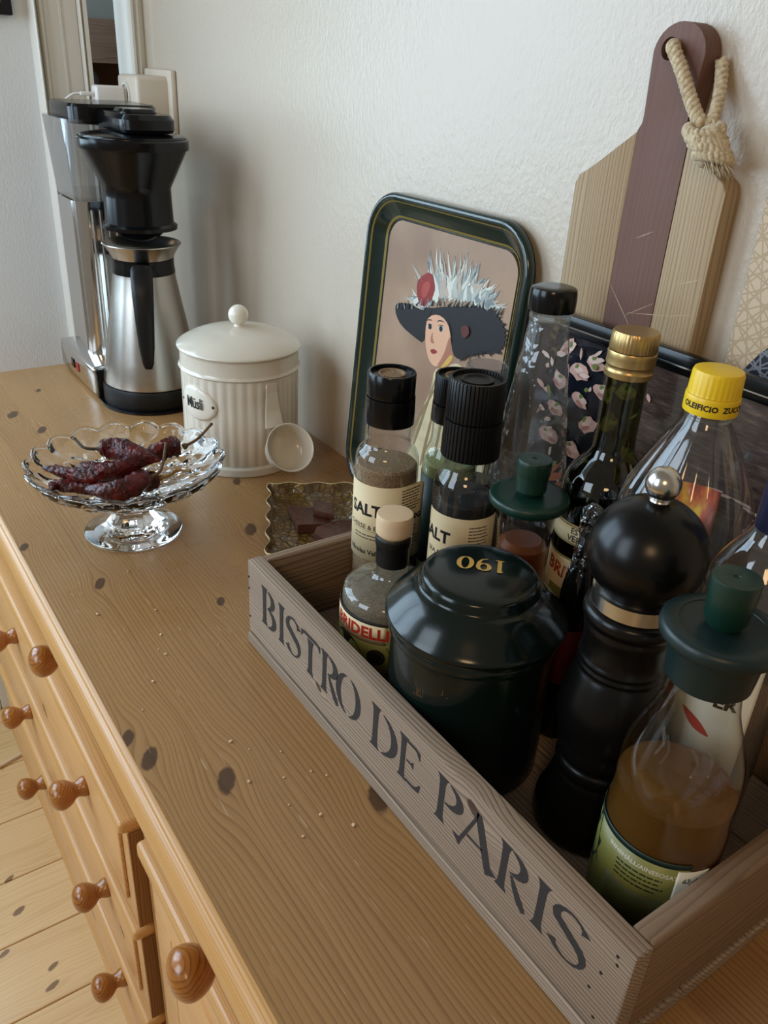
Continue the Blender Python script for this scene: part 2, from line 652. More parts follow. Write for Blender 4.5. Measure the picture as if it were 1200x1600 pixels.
def text_on(name, s, size, mat, parent, fn, bold=0, spacing=1.0, align='CENTER', sx=1.0):
    """printed text; fn maps (x, y) of the lettering to the surface point"""
    v, f = text_verts(s, size, bold, spacing, align)
    bm = bmesh.new()
    vs = [bm.verts.new(p) for p in v]
    for q in f:
        try:
            bm.faces.new([vs[i] for i in q])
        except ValueError:
            pass
    if size < .03:                      # slice so that the print can follow the curve
        x0, x1 = min(p[0] for p in v), max(p[0] for p in v)
        step = max(.0012, (x1 - x0) / 40)
        x = x0 + step
        while x < x1:
            bmesh.ops.bisect_plane(bm, geom=bm.verts[:] + bm.edges[:] + bm.faces[:], plane_co=(x, 0, 0), plane_no=(1, 0, 0))
            x += step
    bm.verts.index_update()
    v = [tuple(q.co) for q in bm.verts]
    f = [tuple(q.index for q in p.verts) for p in bm.faces]
    bm.free()
    return flat_mesh(name, [fn(x * sx, y) for x, y, z in v], f, mat, parent)


def cyl(r, phi0, zc, rot=0):
    """map onto a cylinder of radius r; phi0 is the angle (rad) where x = 0"""
    def fn(x, y):
        if rot:
            x, y = x * math.cos(rot) - y * math.sin(rot), x * math.sin(rot) + y * math.cos(rot)
        a = phi0 + x / r
        return (r * math.cos(a), r * math.sin(a), zc + y)
    return fn


def label_band(name, r, z0, z1, a0, a1, mat, parent, n=28, flap=0):
    """paper label wrapped on a cylinder from angle a0 to a1; flap: a length that lifts off along the tangent"""
    v, f = [], []
    for i in range(n + 1):
        a = a0 + (a1 - a0) * i / n
        for z in (z0, z1):
            v.append((r * math.cos(a), r * math.sin(a), z))
    if flap:
        t = Vector((-math.sin(a1), math.cos(a1), 0))
        o = Vector((math.cos(a1), math.sin(a1), 0))
        for k in range(1, 7):
            s = flap * k / 6
            q = o * r + t * s - o * (s * s * 3.0)
            for z in (z0 + .003 * (k == 6), z1 - .003 * (k == 6)):
                v.append((q.x, q.y, z))
    m = len(v) // 2
    for i in range(m - 1):
        f.append((2 * i, 2 * i + 2, 2 * i + 3, 2 * i + 1))
    o = mesh(name, v, f, mat, parent, True)
    sm = o.modifiers.new('thickness', 'SOLIDIFY')
    sm.thickness = .0002
    sm.offset = 0
    return o


def lines_block(name, mat, parent, fn, w, rows, pitch, th, seed=1, x0=None):
    """rows of tiny print rendered as broken dashes of word length"""
    rg = random.Random(seed)
    v, f = [], []
    for i in range(rows):
        y = -i * pitch
        x = -w / 2
        end = w / 2 - (rg.random() * .25 * w)
        while x < end:
            l = rg.uniform(.05, .16) * w
            l = min(l, end - x)
            n = max(2, int(l / .003) + 1)
            b = len(v)
            for q in range(n + 1):
                for yy in (y - th / 2, y + th / 2):
                    v.append(fn(x + l * q / n, yy))
            for q in range(n):
                f.append((b + 2 * q, b + 2 * q + 2, b + 2 * q + 3, b + 2 * q + 1))
            x += l + .02 * w
    return flat_mesh(name, v, f, mat, parent)


VIEW = math.radians(-36)      # direction from most bottles towards the viewer; labels are printed around it


def facing(x, y):
    return math.atan2(-y, -x)


# ------------------------------------------------------------------ room shell
WY, WX, FZ = .563, -1.55, -.80
fl = structure(box('floor', -2.6, 1.2, -2.4, WY, FZ - .04, FZ - .018, 'gap', bev=0), 'pine plank floor')
x = -1.62
i = 0
seams = [-1.66, -1.54, -1.405, -1.26, -1.125, -1.0, -.87, -.745, -.62, -.49]
for a, b in zip(seams, seams[1:]):
    box('plank', a + .0008, b - .0008, -.55, .5, FZ - .018, FZ, 'floor', fl, .0012, 1)
box('plank', -2.6, seams[0], -.55, .5, FZ - .018, FZ, 'floor', fl, .0012, 1)
box('plank', seams[-1], 1.2, -.55, .5, FZ - .018, FZ, 'floor', fl, .0012, 1)
box('plank', -2.6, 1.2, -2.4, -.552, FZ - .018, FZ, 'floor', fl, .0012, 1)

structure(box('wall_back', WX - .02, 1.2, WY, WY + .06, FZ, 1.7, 'wall', bev=0), 'textured cream back wall')
# side wall: door opening beside the corner, window towards the room
DY0, DY1 = .386, .538
wl = structure(box('wall_left', WX - .10, WX, .18, .384, FZ, 1.7, 'wall_l', bev=0), 'pale side wall left of the door')
box('window_head', WX - .10, WX, -1.06, .18, 1.25, 1.7, 'wall_l', wl, 0)
box('wall_end', WX - .10, WX, -2.4, -1.06, FZ, 1.7, 'wall_l', wl, 0)
box('door_head', WX - .10, WX, .384, WY, 1.3, 1.7, 'wall_l', wl, 0)
w1 = structure(box('window_1', WX - .07, WX - .03, .145, .178, FZ, 1.25, 'white', bev=.004), 'tall white glazed side window beyond the picture')
box('frame_side', WX - .07, WX - .03, -1.058, -1.01, FZ, 1.25, 'white', w1, .004)
box('frame_bottom', WX - .07, WX - .03, -1.01, .145, FZ, FZ + .03, 'white', w1, .004)
box('frame_top', WX - .07, WX - .03, -1.01, .145, 1.21, 1.25, 'white', w1, .004)
box('mullion', WX - .065, WX - .035, -.455, -.425, FZ + .03, 1.21, 'white', w1, .004)
box('pane', WX - .052, WX - .048, -.425, .145, FZ + .03, 1.21, 'glass', w1, 0)
box('pane', WX - .052, WX - .048, -1.01, -.455, FZ + .03, 1.21, 'glass', w1, 0)

# door: casing profile, a narrow leaf standing ajar, a slit into the next room
dr = structure(box('door_1', WX - .03, WX + .004, .402, .455, FZ, 1.3, 'white', bev=.002), 'white door casing and narrow opening beside the corner')


def casing(name, prof, z0, z1, mat='white'):
    prism(name, prof, z0, z1, mat, dr, 'XY', smooth=True, auto=.5)


casing('casing_moulding', [(WX - .02, .380)] + [(WX + .004 + .016 * math.sin(PI * t / 8), .380 + .012 * t / 8) for t in range(9)] + [(WX + .003, .3935), (WX + .012, .396), (WX + .012, .400), (WX + .005, .402), (WX - .02, .402)], FZ, 1.3)
casing('inner_bead', [(WX - .02, .455)] + [(WX + .002 + .007 * math.sin(PI * t / 6), .455 + .008 * t / 6) for t in range(7)] + [(WX + .008, .464), (WX + .008, .470), (WX - .05, .472), (WX - .05, .468)], FZ, 1.3)
casing('groove_strip', [(WX + .003, .425), (WX + .0065, .4265), (WX + .0065, .4295), (WX + .003, .431)], FZ, 1.3)
casing('corner_casing', [(WX - .06, .536), (WX + .004, .536), (WX + .012, .540), (WX + .012, .544), (WX + .006, .546), (WX + .010, .552), (WX + .004, .563), (WX - .06, .563)], FZ, 1.3)
# what the slit shows: the next room's wall with rough wooden shelves
structure(box('wall_beyond', WX - .75, WX - .72, .1, 1.3, FZ, 1.7, plain('grey_far_wall', '8d9089', .7), bev=0), 'grey wall of the next room seen through the door slit')
MT_BW = wood('brown_shelf_wood', '7d6552', '4d3a2d', (), 'Y', 40, .6, .4)
sh = thing('wall_shelf', 'rough brown wooden shelf seen through the narrow door slit', 'shelf', (WX - .60, .52, .30))
box('shelf_board', -.10, .10, -.05, .5, .155, .240, MT_BW, sh, .003)
box('shelf_board', -.10, .10, -.05, .5, .015, .095, MT_BW, sh, .003)
box('shelf_back', -.105, -.095, -.05, .5, -1.1, .240, M['gap'], sh, .001)
box('shelf_side', -.10, .10, -.06, -.05, -1.1, .240, MT_BW, sh, .001)
tag(lathe('bundle', rnd([(0, 0), (.055, 0), (.06, .03), (.04, .06), (0, .072)], 2), plain('grey_cloth', '5d6470', .8, bump=(60, 1, .01)), loc=(WX - .58, .60, .3952)), 'grey cloth bundle lying on the shelf beyond the door', 'cloth')
tag(lathe('pale_bowl', rnd([(0, 0), (.02, 0), (.045, .03), (.04, .036), (0, .02)], 2), plain('pale_stone', 'a6a29a', .6), loc=(WX - .55, .525, .3952)), 'pale rounded bowl on the shelf beyond the door', 'bowl')

# dark framed thing at the very left edge of the picture
pf = thing('wall_picture', 'dark framed picture whose corner shows at the top left', 'picture', (WX, .27, .53))
box('frame', 0, .016, -.13, .085, -.012, .2, 'blackm', pf, .002)
box('print', .016, .0175, -.115, .07, .004, .185, 'photo', pf, 0)

# double socket adapter and charger on the wall behind the coffee maker
ad = thing('socket_adapter', 'cream socket adapter plugged into the wall above the coffee maker', 'adapter', (-1.475, WY, .395))
box('body', -.045, .045, -.062, 0, -.065, .052, 'beige_p', ad, .007, 3)
box('back_plate', -.06, .06, -.010, 0, -.075, .062, 'beige_p', ad, .004, 2)
for dz in (.022, -.026):
    lathe('socket', [(.019, 0), (.019, .004), (.016, .004), (.015, -.004), (0, -.004)], 'whitep', ad, 28, loc=(-.001, -.0615, dz), rot=(PI / 2, 0, 0))
ch = thing('usb_charger', 'small white usb charger pushed into the cream socket adapter', 'charger', (-1.476, .4995, .417))
box('body', -.014, .014, -.052, -.006, -.013, .013, 'whitep', ch, .004, 3)
box('plug_end', -.010, .010, -.006, -.0005, -.009, .009, 'whitep', ch, .002, 2)
box('cable_plug', -.005, .005, -.074, -.052, -.003, .003, 'whitep', ch, .002, 2)
tube('cable', spline([(0, -.073, 0), (-.002, -.086, -.002), (-.006, -.104, -.018), (-.008, -.116, -.045), (-.008, -.12, -.09), (-.004, -.118, -.16)], 8), .0018, 'whitep', ch, 8)

# ------------------------------------------------------------------ sideboard
TX0, TX1 = -1.433, .35
sb = thing('pine_sideboard', 'long pine sideboard with a worn plank top and turned wooden knobs', 'sideboard', (-.55, .34, FZ))
sb.matrix_world = Matrix.Translation((-.55, .34, FZ))
OFF = Vector((.55, -.34, -FZ))


def part(o, p=sb):
    """keep world-placed geometry in place under the sideboard"""
    o.parent = p
    w = Vector((0, 0, 0))
    q = p
    while q is not None:
        w += q.location
        q = q.parent
    o.location = -w
    return o


ys = [.1255, .1755, .2225, .2675, .335, .405, .48, WY - .001]
for a, b in zip(ys, ys[1:]):
    part(box('top_board', TX0, TX1, a, b, -.026, 0, 'top', None, 0))
# profiled front edge
pr = [(.1254, -.0001), (.1232, -.0004), (.1214, -.0014), (.1204, -.0030), (.1206, -.0046), (.1180, -.0062), (.1158, -.0088), (.1138, -.0138), (.1128, -.021), (.1135, -.027), (.1165, -.031), (.120, -.033), (.1254, -.034)]
part(prism('edge_moulding', pr, TX0, TX1, 'edge', None, 'YZ', smooth=True, auto=.5))
part(box('under_moulding', TX0 + .01, TX1, .1262, .150, -.046, -.0265, 'edge', None, .004, 3))
# carcass
CY = .160
part(box('carcass_side', TX0 + .02, TX0 + .045, CY, WY - .002, FZ + .06, -.0265, 'front', None, .001))
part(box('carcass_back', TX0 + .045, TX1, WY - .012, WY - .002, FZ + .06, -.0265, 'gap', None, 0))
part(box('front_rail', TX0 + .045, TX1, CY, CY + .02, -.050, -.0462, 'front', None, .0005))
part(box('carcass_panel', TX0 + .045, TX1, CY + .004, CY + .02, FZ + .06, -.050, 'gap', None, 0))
part(box('plinth', TX0 + .02, TX1, .150, .172, FZ, FZ + .075, 'front', None, .002))
part(box('plinth_moulding', TX0 + .02, TX1, .138, CY, FZ + .075, FZ + .105, 'edge', None, .008, 3))
part(box('stile', -.588, -.566, .1535, CY + .003, FZ + .105, -.050, 'front', None, .001))


def knob(parent, x, y, z, s=1.0):
    """turned knob: mushroom head on a waisted stem, axis towards the room"""
    pf = rnd([(.0110, 0), (.0122, .001), (.0112, .005), (.0088, .010), (.0090, .013), (.0140, .018), (.0172, .026), (.0165, .034), (.009, .040), (0, .041)], 2)
    o = lathe('knob', [(r * s, h * s) for r, h in pf], 'knobw', None, 40, rot=(PI / 2, 0, 0))
    part(o, parent)
    o.location += Vector((x, y, z))
    return o


def drawer(x0, x1, y, z0, z1, knobs, ks=1.0):
    """overlay drawer front with rounded lip and a raised field"""
    d = box('drawer', x0, x1, y + .004, CY + .0035, z0, z1, 'front', None, .004, 3)
    part(d)
    for nm, a in (('field_panel', (x0 + .022, x1 - .022, y, y + .0045, z0 + .022, z1 - .026)),):
        p = box(nm, *a, 'front', None, .0035, 3)
        part(p, d)
    t = box('top_lip', x0 - .002, x1 + .002, y - .004, CY + .003, z1 - .012, z1 + .003, 'edge', None, .005, 3)
    part(t, d)
    e = box('side_edge', x1, x1 + .0025, y + .004, CY + .003, z0 + .002, z1 - .013, 'endgrain', None, .0006, 1)
    part(e, d)
    for kx, kz in knobs:
        knob(d, kx, y, kz, ks)
    return d


KX = (-.735, -1.065)
drawer(-1.355, -.592, .142, -.165, -.052, [(KX[0] - .01, -.082), (KX[1], -.090)])
drawer(-1.355, -.592, .135, -.345, -.188, [(KX[0] + .0, -.262), (KX[1], -.264)])
drawer(-1.355, -.592, .135, -.508, -.352, [(KX[0] + .03, -.402), (KX[1], -.405)])
drawer(-1.355, -.592, .135, -.675, -.515, [(KX[0] + .048, -.552), (KX[1], -.552)])
drawer(-.562, -.12, .142, -.175, -.052, [(-.352, -.082)], 1.12)
ld = part(box('door_ledge', -.562, TX1, .138, CY + .002, -.200, -.180, 'edge', None, .005, 3))
dd = part(box('cabinet_door', -.560, -.12, .148, CY + .003, FZ + .11, -.205, 'front', None, .003))
part(box('door_panel', -.505, -.175, .1445, .1485, FZ + .17, -.262, 'front', None, .0035, 3), dd)
part(box('right_drawer', -.115, TX1 - .01, .142, CY + .003, -.175, -.052, 'front', None, .003))
part(box('right_door', -.115, TX1 - .01, .148, CY + .003, FZ + .11, -.205, 'front', None, .003))
# wooden stick on the floor
tag(tube('wooden_stick', spline([(-1.402, .10, FZ + .006), (-1.41, .125, FZ + .006), (-1.417, .15, FZ + .006)], 5), [.0045] + [.0032] * 9 + [.003], 'cork', None, 8), 'short thin wooden stick lying on the floor by the plinth', 'stick')
# crumbs on the worktop
rg = random.Random(3)
for n_, (cx, cy) in enumerate([(-.43, .225), (-.405, .214), (-.46, .196), (-.40, .235), (-.415, .19), (-.445, .205), (-.62, .20), (-.60, .19), (-.59, .193), (-.66, .21), (-.38, .205), (-.35, .20), (-.56, .17), (-.53, .15), (-.68, .16), (-.74, .21), (-.36, .22), (-.34, .235), (-.39, .243), (-.58, .24)]):
    r = rg.uniform(.0007, .0015)
    bm = bmesh.new()
    bmesh.ops.create_icosphere(bm, subdivisions=1, radius=r)
    for v in bm.verts:
        v.co *= rg.uniform(.7, 1.3)
        v.co.z *= .7
    tag(from_bm('crumb', bm, 'cork', None, False, loc=(cx, cy, r * .6)), 'tiny pale crumb scattered on the pine worktop in front of the crate', 'crumb', 'crumbs on the worktop')


# ------------------------------------------------------------------ crate
CZ = .012
ca = thing('wooden_crate', 'weathered grey wooden crate with black stencilled BISTRO DE PARIS lettering', 'crate', (-.351, .393, 0))


def cpart(o):
    o.parent = ca
    o.location = (.351, -.393, 0)
    return o


cpart(box('front_plank', -.5712, -.131, .267, .2808, CZ + .0018, .089, 'crate', None, .0016, 2, .0003))
cpart(box('end_plank', -.571, -.5605, .281, .5165, CZ + .0014, .0885, 'crate_dark', None, .0016, 2, .0003))
cpart(box('end_plank', -.1462, -.1318, .281, .5165, CZ + .0014, .0885, 'crate_end', None, .0022, 2, .0003))
cpart(box('back_plank', -.571, -.131, .5168, .5218, CZ + .0014, .0885, 'crate_dark', None, .0014, 2, .0003))
for a, b in ((.2675, .33), (.331, .393), (.394, .456), (.457, .5216)):
    cpart(box('bottom_board', -.5715, -.1305, a - (.0022 if a < .27 else 0), b, .0003, CZ - .0006, 'crate', None, .0012, 1, .0002))
for zx in ((-.569, .072), (-.569, .060), (-.568, .030), (-.141, .080), (-.140, .074), (-.1475, .058), (-.152, .040), (-.145, .022)):
    n_ = lathe('nail_head', [(0, 0), (.0012, 0), (.0011, .0004), (0, .0005)], 'ink', None, 10, rot=(PI / 2, 0, 0))
    n_.parent = ca
    n_.location = (zx[0] + .351, .2670 - .393, zx[1])


# stencil lettering: each letter from tapered pen strokes
def stroke(pts, wid):
    P = [Vector((a, b, 0)) for a, b in pts]
    L, R = [], []
    for i, p in enumerate(P):
        t = (P[min(i + 1, len(P) - 1)] - P[max(i - 1, 0)]).normalized()
        n = Vector((-t.y, t.x, 0)) * (wid[i] if hasattr(wid, '__len__') else wid) / 2.2
        L.append((p + n)[:2])
        R.append((p - n)[:2])
    return L, R


def arc(cx, cy, rx, ry, a0, a1, n=10):
    return [(cx + rx * math.cos(math.radians(a0 + (a1 - a0) * i / n)), cy + ry * math.sin(math.radians(a0 + (a1 - a0) * i / n))) for i in range(n + 1)]


def stem(x, w=.14, y0=0, y1=1):
    return ([(x, y0), (x, y0 + .07), (x, y0 + .16), (x, (y0 + y1) / 2), (x, y1 - .16), (x, y1 - .07), (x, y1)], [w * 1.9, w * 1.25, w, w * .92, w, w * 1.25, w * 1.9])


def sw(n, a, b):
    return [a + (b - a) * math.sin(PI * i / n) for i in range(n + 1)]


GL = {
    'I': [stem(.2)],
    'B': [stem(.15), (arc(.26, .75, .24, .22, 80, -80), sw(10, .03, .16)), (arc(.26, .26, .30, .25, 85, -85), sw(10, .03, .17))],
    'S': [(arc(.30, .74, .22, .22, 15, 200, 9) + arc(.30, .26, .24, .24, 70, -160, 11), [.16, .09, .06, .06, .06, .07, .09, .11, .14, .17, .17, .17, .15, .12, .08, .06, .05, .05, .06, .08, .11, .17]), ],
    'T': [stem(.32, .14, 0, .88), ([(0, .80), (.03, .93), (.12, .95), (.52, .95), (.61, .93), (.64, .80)], [.02, .10, .09, .09, .10, .02])],
    'R': [stem(.15), (arc(.24, .74, .27, .23, 85, -85), sw(10, .03, .17)), ([(.30, .48), (.40, .28), (.52, .08), (.60, -.02)], [.05, .13, .16, .10])],
    'O': [(arc(.36, .5, .32, .47, 100, 262, 12), sw(12, .02, .17)), (arc(.36, .5, .32, .47, 80, -82, 12), sw(12, .02, .17))],
    'D': [stem(.12), (arc(.20, .5, .40, .47, 75, -75, 12), sw(12, .03, .17))],
    'E': [stem(.12), ([(.22, .95), (.42, .95), (.50, .92), (.54, .78)], [.07, .08, .11, .02]), ([(.22, .52), (.34, .52), (.40, .52)], [.05, .06, .20]), ([(.22, .05), (.44, .05), (.54, .09), (.60, .25)], [.07, .08, .12, .02])],
    'P': [stem(.12), (arc(.22, .73, .28, .24, 80, -95), sw(10, .03, .17))],
    'A': [([(-.04, .0), (.06, .10), (.30, .80), (.34, 1)], [.26, .07, .06, .05]), ([(.36, 1), (.40, .82), (.62, .12), (.72, 0)], [.10, .17, .17, .30]), ([(.18, .33), (.50, .33)], .06)],
}


def letter(ch, x0, sx, z0, h, y):
    v, f = [], []
    for pts, wid in GL[ch]:
        L, R = stroke(pts, wid)
        b = len(v)
        for l, r in zip(L, R):
            for q in (l, r):
                v.append((x0 + q[0] * sx, y, z0 + q[1] * h))
        for i in range(len(L) - 1):
            f.append((b + 2 * i, b + 2 * i + 2, b + 2 * i + 3, b + 2 * i + 1))
    return v, f


for chh, x0, sx in [('B', -.5455, .044), ('I', -.5165, .044), ('S', -.5005, .044), ('T', -.4735, .046), ('R', -.4435, .046), ('O', -.4175, .044),
                    ('D', -.3705, .050), ('E', -.3355, .044), ('P', -.2925, .048), ('A', -.2675, .046), ('R', -.2325, .046), ('I', -.2035, .048), ('S', -.1865, .050)]:
    v, f = letter(chh, x0, sx, .0395, .0385, .26665)
    cpart(flat_mesh('stencil_letter', v, f, 'stencil', None))

# ------------------------------------------------------------------ mills and bottles in the crate
SALT = 'glass salt mills'


def fl_cap(n, depth):
    return lambda a, z: 1 - depth * (math.cos(a * n) > .55)


def salt_mill(name, label, x, y, prof, cap, capr, fill, filltop, lab, ribs=None, grind='blackm'):
    t = thing(name, label, 'salt mill', (x, y, CZ), 0, SALT)
    lathe('glass_body', shell(rnd(prof, 2), .0016), 'glass', t)
    lathe('filling', [(0, .004), (prof[1][0] - .0014, .004), (prof[2][0] - .0012, min(filltop - .002, prof[2][1])), (prof[2][0] - .003, filltop), (prof[2][0] * .5, filltop + .0015), (0, filltop + .001)], fill, t)
    z0, zs, z1 = cap
    fu = (lambda a, z: 1 - .035 * (math.cos(a * ribs) < -.55)) if ribs else None
    sg = ribs * 6 if ribs else 56
    lathe('cap_base', [(0, z0 + .004), (capr * .8, z0 + .004), (capr * 1.02, z0), (capr * 1.03, z0 + .001), (capr * 1.0, zs - .0008), (0, zs - .0008)], 'black' if not ribs or ribs > 50 else 'blackm', t, sg if ribs and ribs < 50 else 56, flute=fu if ribs and ribs < 50 else None)
    lathe('cap_grinder', [(0, zs), (capr * .97, zs), (capr * .98, zs + .001), (capr * .97, z1 - .0012), (capr * .94, z1), (capr * .86, z1), (capr * .84, z1 - .003), (0, z1 - .003)], 'black' if not ribs else 'blackm', t, sg, flute=fu)
    lathe('grinder_opening', [(0, z1 - .003), (capr * .55, z1 - .0029), (capr * .55, z1 - .0012), (capr * .48, z1 - .0012), (capr * .4, z1 - .0027), (0, z1 - .0026)], fill if grind == 'fill' else grind, t, 32)
    return t


# left mill: cheese and bacon salt with a peeling label
f0 = facing(-.5324, .3841)
A = salt_mill('salt_mill', 'tall glass salt mill with smooth black cap and peeling cream SALT label', -.5324, .3841,
              [(.026, 0), (.0279, .002), (.0279, .166), (.0262, .1745), (.0205, .180), (.0195, .184), (.0195, .204)], (.2005, .2245, .2445), .0210, 'saltbrown', .163, None, None, 'saltbrown')
label_band('label', .0282, .076, .150, f0 - 1.9, f0 + .75, 'cream', A, 40, flap=.021)
for s, sz, z, bd, da in (('SALT', .0152, .1255, .0006, -.66), ('CHEESE & BACON', .0062, .109, .0001, -.42)):
    text_on('lettering', s, sz, 'ink', A, cyl(.02836, f0 + da, z), bd, 1.0)
lines_block('fine_print', 'inkgrey', A, cyl(.02836, f0 - .55, .1055), .034, 1, .003, .0004, 4)
lines_block('fine_print', 'inkgrey', A, cyl(.02836, f0 - .5, .101), .030, 2, .0032, .0011, 5)
text_on('lettering', 'Nicolas Vahé', .0066, 'ink', A, cyl(.02836, f0 - .62, .084), .0002)
a1 = f0 + .75
tv, ov = Vector((-math.sin(a1), math.cos(a1), 0)), Vector((math.cos(a1), math.sin(a1), 0))


def flapfn(x, y, s0=.010, z0=.1):
    s = s0 + x
    q = ov * (.02845) + tv * s - ov * (max(s, 0) ** 2 * 3.0)
    return (q.x, q.y, z0 + y)


lines_block('fine_print', 'ink', A, lambda x, y: flapfn(x, y, .006, .146), .024, 8, .0028, .0011, 9)
text_on('lettering', '320G', .0075, 'ink', A, lambda x, y: flapfn(x, y, .011, .117), .0003)
lines_block('fine_print', 'inkgrey', A, lambda x, y: flapfn(x, y, .007, .108), .020, 7, .0034, .0011, 11)
# note seen inside through the glass
label_band('back_label', .0272, .142, .166, f0 + PI - .25 + .55, f0 + PI + .65, 'paper', A, 10)
lines_block('fine_print', 'inkgrey', A, cyl(.0268, f0 + PI + .45, .163), .014, 7, .003, .0009, 21)

# right mill: black salt with a ribbed cap
f1 = facing(-.4687, .4220)
B = salt_mill('salt_mill', 'glass mill of black salt with a tall ribbed black cap and cream SALT label', -.4687, .4220,
              [(.026, 0), (.0278, .002), (.0278, .160), (.026, .168), (.0212, .175), (.0200, .180), (.0200, .195)], (.188, .2205, .2535), .0238, 'saltblack', .150, None, 44, 'blackm')
label_band('label', .0281, .05, .1400, f1 - 1.35, f1 + 1.3, 'cream', B, 40)
text_on('lettering', 'SALT', .0152, 'ink', B, cyl(.02826, f1 - .92, .119), .0006)
text_on('lettering', 'SEA SALT', .0062, 'ink', B, cyl(.02826, f1 - .70, .103), .0001)
lines_block('fine_print', 'inkgrey', B, cyl(.02826, f1 - .55, .0985), .034, 1, .003, .0004, 4)
lines_block('fine_print', 'inkgrey', B, cyl(.02826, f1 - .5, .094), .030, 2, .0032, .0011, 5)
lines_block('fine_print', 'inkgrey', B, cyl(.02826, f1 + .62, .132), .022, 9, .0031, .0011, 15)

# mill behind: green salt, dark label
f2 = facing(-.5286, .4525)
C = salt_mill('salt_mill', 'glass mill of pale green salt with dark green label behind the ribbed mill', -.5286, .4525,
              [(.023, 0), (.0252, .002), (.0252, .150), (.0242, .158), (.020, .168), (.0188, .176), (.0188, .192)], (.191, .208, .2335), .0205, 'saltgreen', .152, None, 60, 'saltbrown')
label_band('label', .0255, .05, .140, f2 - 1.7, f2 + 1.7, 'dkgreenlab', C, 36)
lines_block('fine_print', 'paper', C, cyl(.0256, f2 - .15, .132), .014, 8, .0032, .0011, 31)
text_on('lettering', 'N', .0090, 'paper', C, cyl(.0256, f2 + .1, .098), .0003)
text_on('lettering', 'D', .0090, 'paper', C, cyl(.0256, f2 + .1, .0885), .0003)

# spice jar with clear cap
t = thing('spice_jar', 'slim spice jar with a translucent plastic cap behind the mills', 'spice jar', (-.5354, .4915, CZ))
lathe('glass_body', shell(rnd([(.017, 0), (.0185, .002), (.0185, .150), (.015, .165), (.014, .192)], 2), .0014), 'glass', t)
lathe('filling', [(0, .004), (.0165, .004), (.0165, .12), (0, .122)], 'spice', t)
lathe('cap', [(.0180, .190), (.0190, .192), (.0192, .2335), (.018, .2345), (.0172, .2335), (.0172, .192), (.0180, .190)], 'cap_clear', t)

# tall hammered bottle, black cap
t = thing('tall_glass_bottle', 'tall empty hammered-glass bottle with a black screw cap', 'bottle', (-.458, .4810, CZ))
pf = [(.030, 0), (.0322, .003), (.0322, .15), (.0318, .172), (.0235, .238), (.0168, .288), (.0158, .296), (.0158, .312)]
hm = random.Random(5)
pr_ = []
for a, b in zip(pf, pf[1:]):
    n_ = max(1, int((b[1] - a[1]) / .006))
    for q in range(n_):
        pr_.append((a[0] + (b[0] - a[0]) * q / n_, a[1] + (b[1] - a[1]) * q / n_))
pr_.append(pf[-1])
lathe('glass_body', shell(pr_, .0018), 'glassh', t, 56, flute=lambda a, z: 1 + .028 * math.sin(a * 9 + z * 310 + 2.2 * math.sin(z * 95)) * math.sin(z * 210 + a * 4 + 1.5 * math.sin(a * 5)) * (z < .29))
lathe('neck_ring', [(.0150, .296), (.0168, .2975), (.0168, .2995), (.0150, .301)], 'glass', t)
lathe('cap', rnd([(0, .3035), (.0180, .3035), (.0187, .304), (.0187, .318), (.0170, .3225), (0, .3225)], 2), 'black', t)

# olive oil bottle
fo = facing(-.3754, .4780)
t = thing('olive_oil_bottle', 'dark green glass olive oil bottle with a gold screw cap', 'bottle', (-.3725, .4805, CZ))
lathe('glass_body', shell(rnd([(.031, 0), (.0338, .003), (.0338, .150), (.0340, .180), (.0325, .196), (.0235, .2065), (.0160, .216), (.0150, .226), (.0146, .282)], 2), .0020), 'greenglass', t)
lathe('oil', rnd([(0, .005), (.031, .005), (.031, .15), (.0312, .185), (.026, .198), (0, .199)], 1), thin_glass('olive_oil', (.35, .32, .08), .05, .5), t)
lathe('cap_collar', [(.0150, .276), (.0176, .277), (.0178, .281), (.0168, .2825), (.0168, .2845), (.0178, .286), (.0174, .291), (.0178, .294), (.0172, .2955), (.0150, .2955)], 'goldcap', t)
lathe('cap', [(0, .296), (.0168, .296), (.0172, .297), (.0170, .3075), (.0160, .3095), (0, .3095)], 'goldcap', t, 40 * 4, flute=lambda a, z: 1 - .02 * (math.cos(a * 40) > .2) * (z > .2965) * (z < .309))
label_band('neck_label', .03435, .1455, .1625, fo - 1.5, fo + 1.5, 'cream', t, 36)
for z in (.1468, .1612):
    label_band('gold_stripe', .03442, z - .0006, z + .0006, fo - 1.5, fo + 1.5, 'goldline', t, 36)
text_on('lettering', 'ESTATE', .0072, 'ink', t, cyl(.03445, fo - .25, .1570), .0002)
text_on('lettering', 'VERGINE', .0072, 'ink', t, cyl(.03445, fo - .25, .1505), .0002)
label_band('main_label', .03435, .02, .132, fo - 1.5, fo + 1.5, 'cream', t, 36)
label_band('gold_stripe', .03442, .1315, .1330, fo - 1.5, fo + 1.5, 'goldline', t, 36)
text_on('lettering', 'BRIDELLI', .0155, 'red', t, cyl(.03445, fo - .30, .117, -.12), .0006, 1.02)
label_band('green_field', .03440, .02, .104, fo - 1.0, fo + .6, 'olivelab', t, 24)
for s, sz, z in (('OLIO', .0058, .0835), ('EXTRA', .0115, .0745), ('VERGINE', .0105, .0640), ('ITALIANO', .0065, .0545)):
    text_on('lettering', s, sz, 'ink', t, cyl(.03448, fo - .35, z, -.1), .0003)
v, f = [], []
for i in range(25):
    a = 2 * PI * i / 24
    for q in (.0068, .0050):
        v.append(cyl(.03450, fo - .38, .0945)(q * math.cos(a), q * math.sin(a)))
flat_mesh('crest', v, [(2 * i, 2 * i + 2, 2 * i + 3, 2 * i + 1) for i in range(24)], 'ink', t)

